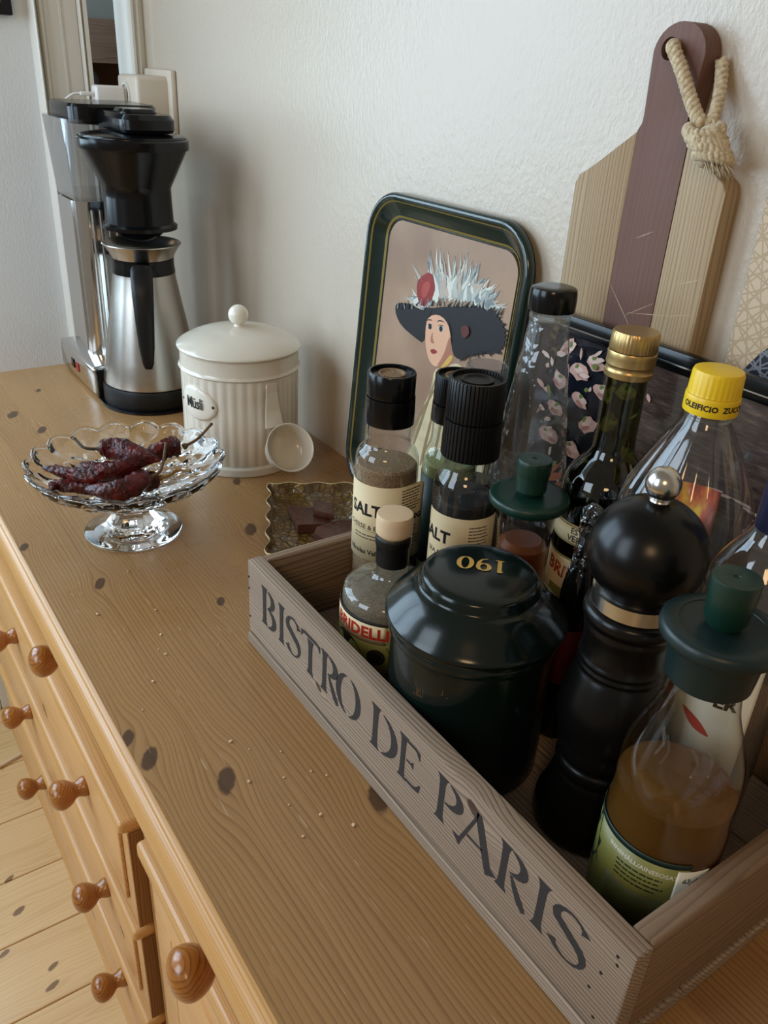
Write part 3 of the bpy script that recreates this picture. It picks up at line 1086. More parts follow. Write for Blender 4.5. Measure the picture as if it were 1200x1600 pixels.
# clear PET oil bottle, yellow cap
fy = facing(-.2851, .4538)
t = thing('oil_bottle', 'large clear fluted plastic oil bottle with a yellow screw cap', 'bottle', (-.2860, .4560, CZ))
lathe('bottle_body', shell(rnd([(.036, 0), (.0435, .004), (.0435, .11), (.0415, .125), (.0435, .14), (.0445, .212), (.0420, .226), (.0335, .245), (.0205, .268), (.0135, .280), (.0125, .292)], 2), .0008), 'pet', t, 120,
      flute=lambda a, z: 1 - .028 * abs(math.sin(a * 10)) * min(1, max(0, (z - .13) / .03)) * min(1, max(0, (.278 - z) / .02)))
lathe('neck_ring', [(.012, .279), (.0150, .2795), (.0150, .2815), (.012, .282)], 'pet', t)
label_band('label', .0441, .02, .108, fy - 1.5, fy + 1.5, plain('orange_label', 'b5541c', .5, var=.4, vscale=30), t, 36)
flm = NT('flame_print')
flm.col(flm.ramp(flm.noise(flm.mapped(flm.co(), (1, 1, .4)), 55, 3), [(.38, hx('5c1d10')), (.5, hx('b8481a')), (.62, hx('e2b428'))]))
label_band('back_print', .0405, .150, .215, fy + PI - .55, fy + PI + .45, flm.m, t, 16)
lathe('cap_skirt', rnd([(.0125, .2835), (.0168, .2835), (.0170, .285), (.0170, .2945), (.0164, .2955), (.0125, .2955)], 1), 'yellow', t)
lathe('cap', [(0, .2956), (.0164, .2956), (.0162, .2975), (.0158, .3085), (.0150, .3105), (.0135, .3110), (0, .3106)], 'yellow', t, 150, flute=lambda a, z: 1 - .025 * (math.cos(a * 30) > .1) * (z > .296) * (z < .3085))
text_on('lettering', 'OLEIFICIO  ZUCCHI', .0050, 'ink', t, cyl(.01716, fy + .26, .2896), .0002, 1.05)

# small cruet with green lid
t = thing('vinegar_cruet', 'small narrow-necked glass cruet with flat dark green lid and orange contents', 'cruet', (-.3960, .4225, CZ))
lathe('glass_body', shell(rnd([(.021, 0), (.0232, .003), (.0234, .07), (.0228, .10), (.0205, .128), (.0205, .140), (.0225, .165), (.0228, .176)], 2), .0016), 'glass', t)
lathe('contents', rnd([(0, .004), (.0215, .004), (.0220, .07), (.0215, .10), (.0192, .128), (.0194, .143), (0, .144)], 1), 'orange', t)
lathe('lid', rnd([(0, .1705), (.0238, .1705), (.0242, .1745), (.0295, .1750), (.0312, .1775), (.0310, .1818), (.0292, .1832), (0, .1832)], 1), 'greenp', t)
lathe('spout', rnd([(0, .1832), (.0120, .1832), (.0120, .1995), (.0132, .2005), (.0132, .2115), (.0125, .2128), (.0022, .2128), (.002, .2118), (0, .2118)], 1), 'greenp', t)

# pepper mill
t = thing('pepper_mill', 'tall black turned pepper mill with steel ball finial and steel band', 'pepper mill', (-.2524, .376, CZ))
body = [(0, .0), (.0365, .0), (.0382, .002), (.0385, .012), (.0368, .020), (.0345, .024), (.0345, .026), (.0322, .034), (.0300, .042), (.0285, .048), (.0272, .0500), (.0285, .0525), (.0300, .0560), (.0288, .0600), (.0268, .0625), (.0288, .066), (.0315, .074), (.0300, .0785), (.0335, .086), (.0350, .098), (.0345, .108), (.0318, .122), (.0285, .134), (.0272, .1365), (.0286, .1390), (.0270, .1415), (.0286, .1440), (.0272, .1465), (.0268, .152), (.0275, .162), (.0290, .1685), (.0282, .1715), (.0305, .1745), (.0308, .1795), (.0280, .1835), (0, .1838)]
lathe('body', rnd(body, 1), 'blackg', t, 64, auto=.8)
lathe('band', [(.0250, .1838), (.0272, .1840), (.0272, .1935), (.0250, .1938)], 'steel2', t, 64)
R_ = .0350
zc = .2205
lathe('head', [(0, .1938), (.0235, .1938)] + [(R_ * math.cos(a), zc + R_ * .985 * math.sin(a)) for a in [math.radians(-48 + 134 * i / 24) for i in range(25)]] + [(0, zc + R_ * .985)], 'blackg', t, 72, auto=1)
lathe('finial', [(0, .2535), (.006, .2538), (.0058, .2555)] + [(.0102 * math.cos(a), .2650 + .0102 * math.sin(a)) for a in [math.radians(-62 + 150 * i / 14) for i in range(15)]] + [(0, .2752)], 'steel2', t, 40, auto=1)

# tea tin
ft = facing(-.3548, .3418)
t = thing('tea_tin', 'round dark green tea tin with domed lid marked 190 in gold', 'tin', (-.3560, .3430, CZ))
lathe('body', [(0, .0), (.0585, .0), (.0598, .0015), (.0600, .108), (.0592, .112), (0, .112)], 'tin', t, 80)
lid = lathe('lid', rnd([(0, .1125), (.0608, .1125), (.0622, .1130), (.0622, .1180), (.0614, .1195), (.0614, .1235), (.0645, .1245), (.0655, .1265), (.0645, .1290), (.0610, .1330), (.0530, .1425), (.0470, .1478), (.0448, .1488), (.0424, .1502), (.0416, .1552), (.0400, .1582), (.0340, .1604), (.018, .1620), (0, .1625)], 2), 'tin', t, 96, auto=1)


def domez(x, y):
    r = math.hypot(x, y)
    return .1630 - .0016 * (r / .033) ** 2


# serif figures drawn as strokes, read from the wall side
fig = {'1': [([(0, 1), (0, .5), (0, 0)], .20), ([(-.18, .02), (.18, .02)], .06), ([(-.16, .88), (-.06, .97), (.02, 1.0)], [.03, .07, .05])],
       '9': [(arc(.0, .70, .24, .27, 0, 360, 20), [.06 + .15 * abs(math.cos(2 * PI * i / 20)) for i in range(21)]), ([(.25, .70), (.22, .38), (.10, .12), (-.16, .0)], [.18, .16, .10, .03])],
       '0': [(arc(.0, .5, .27, .48, 0, 360, 24), [.05 + .17 * abs(math.cos(2 * PI * i / 24)) for i in range(25)])]}
v, f = [], []
ar = ft + PI / 2
ex, ey = Vector((-math.cos(ar), -math.sin(ar), 0)), Vector((math.cos(ft), math.sin(ft), 0))
for chh, xo in (('1', -.0125), ('9', -.0015), ('0', .0115)):
    for pts, wid in fig[chh]:
        L, R = stroke(pts, wid)
        b = len(v)
        for l, r in zip(L, R):
            for q in (l, r):
                p = ex * (xo + q[0] * .0165) + ey * ((q[1] - .5) * .0165 - .004)
                v.append((p.x, p.y, domez(p.x, p.y)))
        for i in range(len(L) - 1):
            f.append((b + 2 * i, b + 2 * i + 2, b + 2 * i + 3, b + 2 * i + 1))
flat_mesh('gold_number', v, f, 'gold', t)
# worn gold line drawing on the side
gd = plain('worn_gold_line', '6a4f26', .5, .3)
fn = cyl(.06015, ft - .42, .098)
for pts in ([(-.012, .0), (-.012, -.004), (.010, -.004), (.010, .0)], [(-.012, -.0055), (.014, -.0055)], [(-.010, -.006), (-.010, -.013), (-.0065, -.013), (-.0065, -.006)], [(-.0088, -.007), (-.0088, -.012)], [(-.0078, -.007), (-.0078, -.012)], [(-.0045, -.0065), (-.0045, -.013), (-.012, -.014), (-.012, -.012)]):
    v, f = [], []
    for (a, b) in zip(pts, pts[1:]):
        L, R = stroke([a, b], .0005)
        k0 = len(v)
        v += [fn(*q) for q in (L[0], L[1], R[1], R[0])]
        f.append((k0, k0 + 1, k0 + 2, k0 + 3))
    flat_mesh('gold_drawing', v, f, gd, t)

# spice bottle with cork
fc = facing(-.4567, .3406)
t = thing('spice_bottle', 'squat glass spice bottle with pale stopper and BRIDELLI label', 'bottle', (-.4567, .3406, CZ))
lathe('glass_body', shell(rnd([(.037, 0), (.0405, .002), (.0405, .080), (.0400, .0885), (.0360, .0940), (.022, .0985), (.0135, .1025), (.0125, .110), (.0125, .128)], 2), .0016), 'glass', t, 64)
lathe('filling', rnd([(0, .004), (.0392, .004), (.0392, .079), (.0385, .0875), (.0345, .0925), (.02, .0955), (0, .0965)], 1), 'spice', t, 64)
lathe('neck_sleeve', rnd([(.0125, .1135), (.0134, .1135), (.0134, .1285), (.0142, .1305), (.0146, .133), (.0146, .1375), (.0140, .1392), (.0125, .1392)], 1), 'blackm', t, 48)
lathe('lip', [(.0118, .1392), (.0144, .1395), (.0144, .1412), (.0118, .1415)], 'glass', t, 48)
lathe('cork_stopper', rnd([(0, .122), (.0110, .122), (.0112, .1415), (.0144, .1416), (.0147, .1425), (.0147, .1570), (.0138, .1588), (0, .1590)], 1), 'cork', t, 48)
label_band('label', .0409, .004, .0775, fc - 1.9, fc + 1.7, 'olivelab', t, 48)
label_band('label_head', .04105, .060, .0775, fc - 1.9, fc - .02, 'cream', t, 30)
label_band('label_dark_edge', .04105, .0780, .0800, fc - 1.9, fc + 1.7, 'ink', t, 40)
text_on('lettering', 'BRIDELLI', .0140, 'red', t, cyl(.0412, fc - .62, .0690), .0006, 1.02)


def disc_on(r_, ph, z, R2, mat, nm, par, n=26):
    v = [cyl(r_, ph, z)(0, 0)] + [cyl(r_, ph, z)(R2 * math.cos(2 * PI * i / n), R2 * math.sin(2 * PI * i / n)) for i in range(n)]
    return flat_mesh(nm, v, [(0, 1 + i, 1 + (i + 1) % n) for i in range(n)], mat, par)


disc_on(.04112, fc - .95, .042, .0185, 'ink', 'label_roundel', t)
disc_on(.04112, fc - .20, .047, .0078, 'ink', 'label_berry', t)
disc_on(.04114, fc - .20, .047, .0060, 'inkgrey', 'label_berry', t)
disc_on(.04116, fc - .20, .047, .0055, 'ink', 'label_berry', t)
disc_on(.04112, fc - .30, .022, .010, 'ink', 'label_berry', t)
disc_on(.04112, fc + .22, .058, .0045, 'ink', 'label_leaf', t)
for pts in ([(-.004, .058), (.001, .048), (.006, .040), (.004, .028), (-.002, .020), (.0, .010)], [(.003, .035), (-.003, .032), (-.006, .026)], [(-.010, .064), (-.006, .067), (-.003, .063), (-.006, .060)]):
    P = spline([(a, b, 0) for a, b in pts], 6)
    L, R = stroke([(p.x, p.y) for p in P], .0006)
    v, f = [], []
    for l, r in zip(L, R):
        v += [cyl(.04113, fc + .1, 0)(*l), cyl(.04113, fc + .1, 0)(*r)]
    f = [(2 * i, 2 * i + 2, 2 * i + 3, 2 * i + 1) for i in range(len(L) - 1)]
    flat_mesh('label_vine', v, f, 'ink', t)

# vinegar bottle in the near corner
fv = facing(-.186, .359)
t = thing('vinegar_bottle', 'half-full amber vinegar bottle with wide dark green cap in the near crate corner', 'bottle', (-.1825, .3520, CZ))
t.scale = (.97, .97, 1.035)
VB = [(.030, 0), (.0352, .003), (.0365, .012), (.0365, .085), (.0352, .095), (.0356, .112), (.0345, .126), (.0290, .143), (.0228, .158), (.0200, .172), (.0195, .183)]
lathe('glass_body', shell(rnd(VB, 2), .0016), 'glass', t, 64)
lathe('vinegar', rnd([(0, .0025), (.0300, .0025), (.0345, .004), (.0357, .012), (.0357, .085), (.0344, .095), (.0348, .108), (0, .1082)], 1), 'amber', t, 64)
label_band('label', .0369, .014, .0765, fv - 1.75, fv + .62, 'olivelab', t, 44)
label_band('label_edge', .0370, .0745, .0785, fv - 1.55, fv + .62, 'dkgreenlab', t, 44)
v, f = [], []
lp = [(-.012, .0), (-.016, .012), (-.006, .016), (-.010, .030), (-.002, .028), (.0, .046), (.006, .040), (.008, .020), (.014, .018), (.010, .006), (.015, .0), (.004, -.006), (.006, -.018), (-.002, -.010), (-.010, -.014)]
fn = cyl(.0371, fv - 1.28, .043)
flat_mesh('label_leaf', [fn(a * .75, b * .8) for a, b in lp], [tuple(range(len(lp)))], 'dkgreenlab', t)
text_on('lettering', 'INNEHÅLL/AINESOSAT', .0044, 'paper', t, cyl(.03702, fv - .15, .0680, -.03), .0001)
lines_block('fine_print', 'dkgreenlab', t, cyl(.03702, fv - .12, .0630), .032, 4, .0034, .0011, 41)
label_band('label_panel', .03698, .018, .0475, fv - .70, fv + .45, plain('deep_olive_paper', '4c4e26', .5), t, 24)
lines_block('fine_print', 'ink', t, cyl(.03706, fv - .30, .0445), .020, 2, .0030, .0020, 45)
lines_block('fine_print', 'ink', t, cyl(.03706, fv - .15, .0395), .034, 6, .0033, .0008, 43)
label_band('price_sticker', .0373, .020, .0735, fv + .42, fv + .95, 'paper', t, 12)
lines_block('barcode', 'inkgrey', t, cyl(.0374, fv + .66, .052, PI / 2), .030, 5, .0022, .0011, 47)
text_on('lettering', '63-47', .005, 'inkgrey', t, cyl(.0374, fv + .68, .066), .0002)
lathe('cap', rnd([(0, .1800), (.0205, .1800), (.0225, .1795), (.0235, .1805), (.0255, .2035), (.0318, .2045), (.0328, .2070), (.0322, .2110), (.0300, .2128), (.0232, .2133), (.0228, .2124), (0, .2124)], 1), 'greenp2', t, 64)
lathe('spout', rnd([(0, .2124), (.0112, .2124), (.0130, .2395), (.0126, .2410), (.0020, .2410), (.0016, .2400), (0, .2400)], 1), 'greenp', t, 48)
# embossing on the shoulder
for dp, zz in ((-.55, .150), (-.42, .147), (.1, .146), (.35, .148)):
    r_ = .0262
    tube('embossed_leaf', spline([cyl(r_ + .001, fv + dp, zz + .006)(0, 0), cyl(r_ + .004, fv + dp + .15, zz)(0, 0), cyl(r_ + .0068, fv + dp + .1, zz - .008)(0, 0)], 5), .0008, 'glass', t, 6)

# dark bottle in crinkled clear film between tin and pepper mill
t = thing('film_topped_bottle', 'slim dark bottle with crinkled clear film on its neck beside the pepper mill', 'bottle', (-.3300, .4180, CZ))
lathe('glass_body', rnd([(0, 0), (.0118, 0), (.0125, .002), (.0125, .135), (.010, .150), (.0065, .158), (.006, .185), (0, .186)], 1), 'darkglass', t)
lathe('label', [(.0126, .055), (.0127, .056), (.0127, .104), (.0126, .105)], plain('crimson_label', '4e0e1a', .5), t)
fr = random.Random(9)
lathe('neck_film', [(.0088, .146), (.0092, .152), (.0078, .166), (.0062, .176), (.0074, .186), (.0086, .194), (.0070, .201), (.003, .205), (0, .206)], 'film', t, 22, flute=lambda a, z: 1 + .14 * math.sin(a * 5 + z * 700) + .10 * math.sin(a * 9 - z * 400), auto=.2)

# balsamic cream bottle with copper label behind the pepper mill
t = thing('balsamic_bottle', 'slim dark tube bottle with copper Crema label squeezed behind the pepper mill', 'bottle', (-.2485, .4205, CZ))
lathe('glass_body', rnd([(0, 0), (.0050, 0), (.0054, .002), (.0054, .150), (.004, .163), (.003, .168), (.003, .185), (0, .186)], 1), 'darkglass', t)
fb = facing(-.2485, .4205)
label_band('label', .0056, .06, .148, fb - 2.2, fb + 2.2, 'copper', t, 24)
text_on('lettering', 'Crema d', .0062, 'ink', t, cyl(.0058, fb + .2, .108, PI / 2), .0002)

# clear bottle with blue foil at the right edge
fw = facing(-.2124, .436)
t = thing('foil_topped_bottle', 'pale glass bottle with blue foil neck and white ER label at the right edge', 'bottle', (-.2124, .4360, CZ))
lathe('glass_body', shell(rnd([(.028, 0), (.0312, .003), (.0312, .185), (.0310, .198), (.0285, .210), (.0210, .224), (.0135, .234), (.0112, .243), (.0108, .30)], 2), .0018), thin_glass('dusty_glass', (.86, .85, .82), .06, 1.8, body=.10, bcol=(.5, .47, .42)), t, 56)
lathe('filling', [(0, .005), (.0295, .005), (.0295, .06), (0, .061)], plain('pale_contents', '5a4c3a', .4), t)
lathe('foil_sleeve', rnd([(.0110, .2385), (.0124, .2385), (.0120, .290), (.0126, .292), (.0126, .303), (.0114, .306), (0, .306)], 1), 'foil', t)
label_band('label', .0315, .060, .160, fw - 1.2, fw + .62, 'paper', t, 30)
text_on('lettering', 'ER', .0125, 'ink', t, cyl(.0317, fw + .08, .130), .0005)
v, f = [], []
for i in range(11):
    for q in (.0032 * math.sin(PI * i / 10) + .0006, -.0032 * math.sin(PI * i / 10) - .0006):
        v.append(cyl(.0317, fw - .38, .108, -.5)(-.012 + .024 * i / 10, q))
flat_mesh('red_motif', v, [(2 * i, 2 * i + 2, 2 * i + 3, 2 * i + 1) for i in range(10)], 'red', t)


# ------------------------------------------------------------------ coffee maker
cm = thing('coffee_maker', 'tall filter coffee maker with clear tank, polished column and black filter holder', 'coffee maker', (-1.3, .415, 0))


def mpart(o, p=cm):
    w = Vector((0, 0, 0))
    q = p
    while q is not None:
        w += q.location
        q = q.parent
    o.parent = p
    o.location = -w
    return o


mpart(box('base', -1.425, -1.246, .333, .470, .004, .050, 'chrome', None, .006, 3))
mpart(box('base_foot', -1.420, -1.250, .340, .465, 0, .0045, 'black', None, .001))
mpart(box('base_end', -1.2465, -1.236, .336, .467, .001, .048, 'black', None, .003, 2))
mpart(lathe('hot_plate_cover', [(0, 0), (.079, 0), (.080, .001), (.080, .0035), (.078, .0042), (0, .0042)], 'black', None, 64))
bpy.data.objects['hot_plate_cover'].location += Vector((-1.2135, .4152, 0))
mpart(box('switch', -1.36, -1.345, .3315, .3335, .02, .034, 'black', None, .001))
mpart(box('switch', -1.335, -1.32, .3315, .3335, .02, .034, plain('red_switch', '8a1c14', .3), None, .001))
col = mpart(prism('column', rrect(.105, .105, .022, 6, -1.352, .402), .050, .282, 'chrome', None, 'XY', smooth=True, auto=.4))
for i in range(7):
    mpart(box('column_rib', -1.2995, -1.2955, .372 + i * .0115, .377 + i * .0115, .060, .270, 'steel', None, .0012, 1), col)
tk = [(.046, .280), (.050, .281), (.060, .34), (.066, .392)]


def rr_loft(name, secs, mat, parent, cx, cy, t=None, cap=True):
    v, f = [], []
    rings = [(w, d, r, z) for (w, d, r, z) in secs]
    n = None
    for (w, d, r, z) in rings:
        p = rrect(w, d, r, 5, cx, cy)
        n = len(p)
        v += [(a, b, z) for a, b in p]
    for j in range(len(rings) - 1):
        for i in range(n):
            f.append((j * n + i, j * n + (i + 1) % n, (j + 1) * n + (i + 1) % n, (j + 1) * n + i))
    if cap:
        f.append(tuple(range(n))[::-1])
        f.append(tuple(range((len(rings) - 1) * n, len(rings) * n)))
    return mpart(mesh(name, v, f, mat, None, True, auto=.5), parent)


rr_loft('water_tank', [(.118, .110, .02, .283), (.122, .114, .022, .287), (.142, .128, .026, .392), (.138, .124, .025, .392), (.118, .110, .02, .289), (.05, .05, .01, .289)], thin_glass('tank_plastic', (.93, .945, .96), .08, 2.0, body=.06, bcol=(.7, .75, .8)), cm, -1.348, .408)
rr_loft('tank_lid', [(.126, .118, .02, .386), (.134, .126, .024, .389), (.134, .126, .024, .408), (.128, .120, .022, .412)], 'black', cm, -1.342, .417)
ar_ = rr_loft('outlet_arm', [(.19, .070, .02, .384), (.195, .074, .022, .388), (.195, .074, .022, .400), (.185, .066, .02, .406)], 'black', cm, -1.258, .425)
rr_loft('arm_cap', [(.05, .05, .012, .398), (.05, .05, .012, .407), (.044, .044, .010, .411)], 'black', ar_, -1.225, .425)
rr_loft('outlet_tube', [(.02, .02, .006, .36), (.022, .022, .006, .39)], 'black', ar_, -1.2135, .4152)
fh = lathe('filter_holder', [(0, .262), (.040, .262), (.0495, .260), (.0500, .2575), (.052, .2575), (.0525, .2625), (.0475, .266), (.0465, .30), (.0465, .312), (.0490, .317), (.0705, .360), (.0712, .3615), (.0735, .362), (.0745, .364), (.0745, .3745), (.0725, .3765), (.0705, .3755), (.066, .360), (.044, .318), (.042, .272), (0, .272)], 'black', None, 72)
mpart(fh)
fh.location += Vector((-1.2135, .4152, 0))
lf = lathe('filter_lid', rnd([(0, .3755), (.0690, .3755), (.0700, .377), (.0680, .380), (.050, .3825), (0, .384)], 1), 'black', None, 64)
mpart(lf, fh)
lf.location = (0, 0, 0)
nz = lathe('drip_nozzle', rnd([(0, .262), (.034, .262), (.033, .252), (.026, .246), (.014, .240), (0, .240)], 1), 'black', None, 40)
mpart(nz, fh)
nz.location = (0, 0, 0)
lv = box('drip_lever', -.062, -.044, -.012, .012, .266, .302, 'steel', None, .003, 2)
lv.parent = fh
gp = box('holder_bracket', -.09, -.045, -.016, .016, .285, .345, 'black', None, .004, 2)
gp.parent = fh

# thermos jug
tj = thing('thermos_jug', 'brushed steel conical thermos jug with black handle under the filter', 'thermos jug', (-1.2135, .4152, .0043))
lathe('body', [(0, .028), (.0700, .028), (.0722, .030), (.0722, .034), (.0662, .068), (.0588, .110), (.0498, .158), (.0450, .186), (.0445, .192), (0, .192)], 'steel', tj, 72, auto=.4)
lathe('base', [(0, 0), (.0735, 0), (.0748, .002), (.0745, .024), (.0730, .0285), (0, .0285)], 'blackm', tj, 72)
lathe('collar', [(0, .1915), (.0450, .1915), (.0452, .193), (.0440, .203), (.0442, .212), (0, .213)], 'black', tj, 64)
lathe('pouring_rim', [(.040, .2125), (.0440, .2130), (.0465, .219), (.0515, .227), (.0560, .2325), (.0550, .2335), (.0500, .227), (.0440, .218), (.036, .2155), (0, .2155)], 'steel2', tj, 72, auto=.8)
hv = facing(-1.2135, .4152) - .05
hd = []
for (r, z, w, th) in ((.046, .205, .014, .010), (.062, .207, .015, .011), (.075, .200, .015, .012), (.083, .175, .0145, .012), (.087, .140, .013, .011), (.089, .105, .011, .009), (.089, .080, .008, .007), (.0885, .072, .005, .004)):
    hd.append((r, z, w, th))
v, f = [], []
d_, t_ = Vector((math.cos(hv), math.sin(hv), 0)), Vector((-math.sin(hv), math.cos(hv), 0))
for i, (r, z, w, th) in enumerate(hd):
    n_ = Vector((0, 0, 1)) if i < 2 else d_
    for k2 in range(12):
        a = 2 * PI * k2 / 12
        p = d_ * r + Vector((0, 0, z)) + t_ * (w * math.copysign(abs(math.cos(a)) ** .7, math.cos(a))) + n_ * (th * .5 * math.copysign(abs(math.sin(a)) ** .7, math.sin(a)))
        v.append(p)
for i in range(len(hd) - 1):
    for k2 in range(12):
        f.append((i * 12 + k2, i * 12 + (k2 + 1) % 12, (i + 1) * 12 + (k2 + 1) % 12, (i + 1) * 12 + k2))
f += [tuple(range(12))[::-1], tuple(range(12 * (len(hd) - 1), 12 * len(hd)))]
mesh('handle', v, f, 'blackm', tj, True)

# ------------------------------------------------------------------ muesli canister with scoop
cn = thing('muesli_canister', 'cream ribbed enamel canister with ball-knob lid and Müsli plate', 'canister', (-.9566, .4445, 0))
rib = lambda a, z: 1 - .012 * abs(math.cos(a * 19)) ** 3
lathe('body', [(0, 0), (.0775, 0), (.0785, .0012), (.0785, .010), (.0760, .0125), (.0755, .0128)], 'enamel', cn, 64)
lathe('ribbed_wall', [(.0752, .0118)] + [(.0756, .0125 + .115 * i / 6) for i in range(7)] + [(.0752, .1285)], 'enamel', cn, 19 * 14, flute=rib, auto=1)
lathe('rim', [(.0750, .1270), (.0765, .1278), (.0785, .1300), (.0765, .1325), (.0760, .1340), (.0760, .1510), (.0772, .1525), (.0760, .1535), (.070, .1530), (.070, .149), (0, .149)], 'enamel', cn, 72)
ld_ = lathe('lid', rnd([(0, .1532), (.0768, .1535), (.0792, .1545), (.0795, .1560), (.0770, .1585), (.068, .1640), (.050, .1715), (.028, .1765), (0, .1785)], 2), 'enamel', cn, 72, auto=1)
lathe('lid_knob', [(0, .1775), (.006, .1780), (.0052, .1805)] + [(.0128 * math.cos(a), .1920 + .0128 * math.sin(a)) for a in [math.radians(-64 + 153 * i / 14) for i in range(15)]] + [(0, .2048)], 'enamelw', ld_, 36, auto=1)
pc = facing(-.9566, .4445)
ph = pc - .80
PZ = .094
n = 40
ov_ = [(.0305 * math.cos(2 * PI * i / n), .0215 * math.sin(2 * PI * i / n) - .0025 * math.cos(2 * PI * i / n)) for i in range(n)]
v = [cyl(.0790, ph, PZ)(0, 0)] + [cyl(.0788, ph, PZ)(a * .86, b * .86) for a, b in ov_] + [cyl(.0770, ph, PZ)(a, b) for a, b in ov_] + [cyl(.0752, ph, PZ)(a, b) for a, b in ov_]
f = [(0, 1 + i, 1 + (i + 1) % n) for i in range(n)]
for k2 in range(2):
    f += [(1 + k2 * n + i, 1 + (k2 + 1) * n + i, 1 + (k2 + 1) * n + (i + 1) % n, 1 + k2 * n + (i + 1) % n) for i in range(n)]
pt = mesh('name_plate', v, f, 'enamelw', cn, True)
text_on('lettering', 'Müsli', .0205, 'ink', pt, cyl(.0794, ph - .02, PZ), .0003, .95, sx=.72)
for s in (-1, 1):
    lathe('rivet', [(.0018, 0), (.0018, .0005), (0, .001)], 'ink', pt, 12, loc=cyl(.0785, ph + s * .345, PZ)(0, 0), rot=(PI / 2, 0, ph + s * .31 + PI / 2))
lathe('hook', [(.0035, 0), (.0035, .006), (.0042, .008), (.003, .010), (0, .0105)], 'enamel', cn, 18, loc=cyl(.0735, pc + .47, .119)(0, 0), rot=(PI / 2, 0, pc + .47 + PI / 2))
# scoop hanging from the hook
ps = pc + .47
sd, st = Vector((math.cos(ps), math.sin(ps), 0)), Vector((-math.sin(ps), math.cos(ps), 0))
so = Vector((-.9566, .4445, 0)) + sd * .083
sc = thing('scoop', 'small cream enamel scoop hanging from a hook on the ribbed canister', 'scoop', tuple(so + Vector((0, 0, .1265))))
v, f = [], []
for (z, w, o) in ((.0, .0068, 0), (-.012, .0075, 0), (-.035, .010, .002), (-.055, .0125, .006)):
    for sgn in (-1, 1):
        for dd_ in (0, .0014):
            v.append(st * (w * sgn) + sd * (o + dd_) + Vector((0, 0, z)))
for i in range(3):
    b = i * 4
    f += [(b, b + 4, b + 6, b + 2), (b + 1, b + 3, b + 7, b + 5), (b, b + 1, b + 5, b + 4), (b + 2, b + 6, b + 7, b + 3)]
f += [(0, 2, 3, 1), (12, 13, 15, 14)]
mesh('handle', v, f, 'enamel', sc)
ax_ = (sd * .80 + Vector((0, 0, .55)) + st * -.10).normalized()
cup = lathe('cup', rnd([(0, 0), (.0235, 0), (.0255, .002), (.0300, .026), (.0312, .0275), (.0300, .0282), (.0285, .0265), (.0240, .003), (0, .0022)], 1), 'enamel', sc, 48, auto=.7)
cup.rotation_euler = ax_.to_track_quat('Z', 'Y').to_euler()
cup.location = sd * .022 + Vector((0, 0, -.0845)) + st * .004

# ------------------------------------------------------------------ glass cake stand and chillies
SX, SY = -.8232, .2456
stn = thing('cake_stand', 'small pressed-glass cake stand with a scalloped rim holding dried chillies', 'cake stand', (SX, SY, 0))
# dish: smooth top, cut diamonds beneath
v, f = [], []
NS, NR = 160, 22


def scal(a):
    return 1 + .05 * abs(math.sin(a * 9)) - .03


def ztop(q):
    return .060 + .020 * q ** 2.6 + .006 * q ** 10


for j in range(NR + 1):
    q = j / NR
    for i in range(NS):
        a = 2 * PI * i / NS
        r = .102 * q * (1 + (scal(a) - 1) * q ** 6)
        v.append((r * math.cos(a), r * math.sin(a), ztop(q) + .0050 * abs(math.sin(a * 9)) * q ** 10))
for j in range(NR, -1, -1):
    q = j / NR
    for i in range(NS):
        a = 2 * PI * i / NS
        r = .102 * q * (1 + (scal(a) - 1) * q ** 6) * (.985 if j == NR else 1)
        lr = math.log(max(q, .12)) * 5.2
        cut = min(abs(math.sin(a * 8 + lr * 1.55)), abs(math.sin(a * 8 - lr * 1.55)))
        v.append((r * math.cos(a), r * math.sin(a), ztop(q) - .0040 - .0045 * cut * (q > .2) * (1 - q ** 12)))
R2 = 2 * (NR + 1)
for j in range(R2 - 1):
    for i in range(NS):
        f.append((j * NS + i, j * NS + (i + 1) % NS, (j + 1) * NS + (i + 1) % NS, (j + 1) * NS + i))
bm = bmesh.new()
vv = [bm.verts.new(p) for p in v]
for q in f:
    bm.faces.new([vv[i] for i in q])
bmesh.ops.remove_doubles(bm, verts=bm.verts, dist=1e-6)
bmesh.ops.dissolve_degenerate(bm, dist=1e-7, edges=bm.edges[:])
from_bm('dish', bm, 'crystal', stn, True, .35)
tube('rim_bead', [(.102 * scal(a) * math.cos(a), .102 * scal(a) * math.sin(a), ztop(1) - .0015 + .0050 * abs(math.sin(a * 9))) for a in [2 * PI * i / 162 for i in range(163)]], .0021, 'crystal', stn, 8)
lathe('foot', [(0, .0022), (.040, .0012), (.048, .0002), (.0522, .0006), (.0532, .0028), (.0510, .0048), (.0430, .0070), (.0300, .0135), (.0215, .0235), (.0182, .034), (.0190, .0460), (.0240, .0530), (0, .0535)], 'crystal', stn, 72, flute=lambda a, z: 1 - .05 * abs(math.cos(a * 6)) * (z > .008) * (z < .05), auto=.5)


def chilli(label, body, z, dz, rmax, stem_pts, stmat='stem', lift=0):
    P = spline([(a, b, z - .0 + h) for (a, b), h in zip(body, dz)], 7)
    n_ = len(P)
    rad = []
    for i in range(n_):
        t_ = i / (n_ - 1)
        rad.append(rmax * (.12 + .88 * min(1, t_ * 2.2) ** .7) * (1 if t_ < .93 else .78))
    b0 = P[0]
    t = thing('dried_chilli', label, 'chilli', (SX + b0.x, SY + b0.y, b0.z), 0, 'dried chillies on the glass stand')
    tube('pod', [p - b0 for p in P], rad, 'chilli', t, 12, wrinkle=.20)
    if stem_pts:
        S = spline([(a, b, c) for a, b, c in stem_pts], 6)
        m_ = len(S)
        tube('stalk', [p - b0 for p in S], [.0036 if i < 2 else .0019 - .0005 * i / m_ + (.0006 if i == m_ - 1 else 0) for i in range(m_)], stmat, t, 8)
    return t


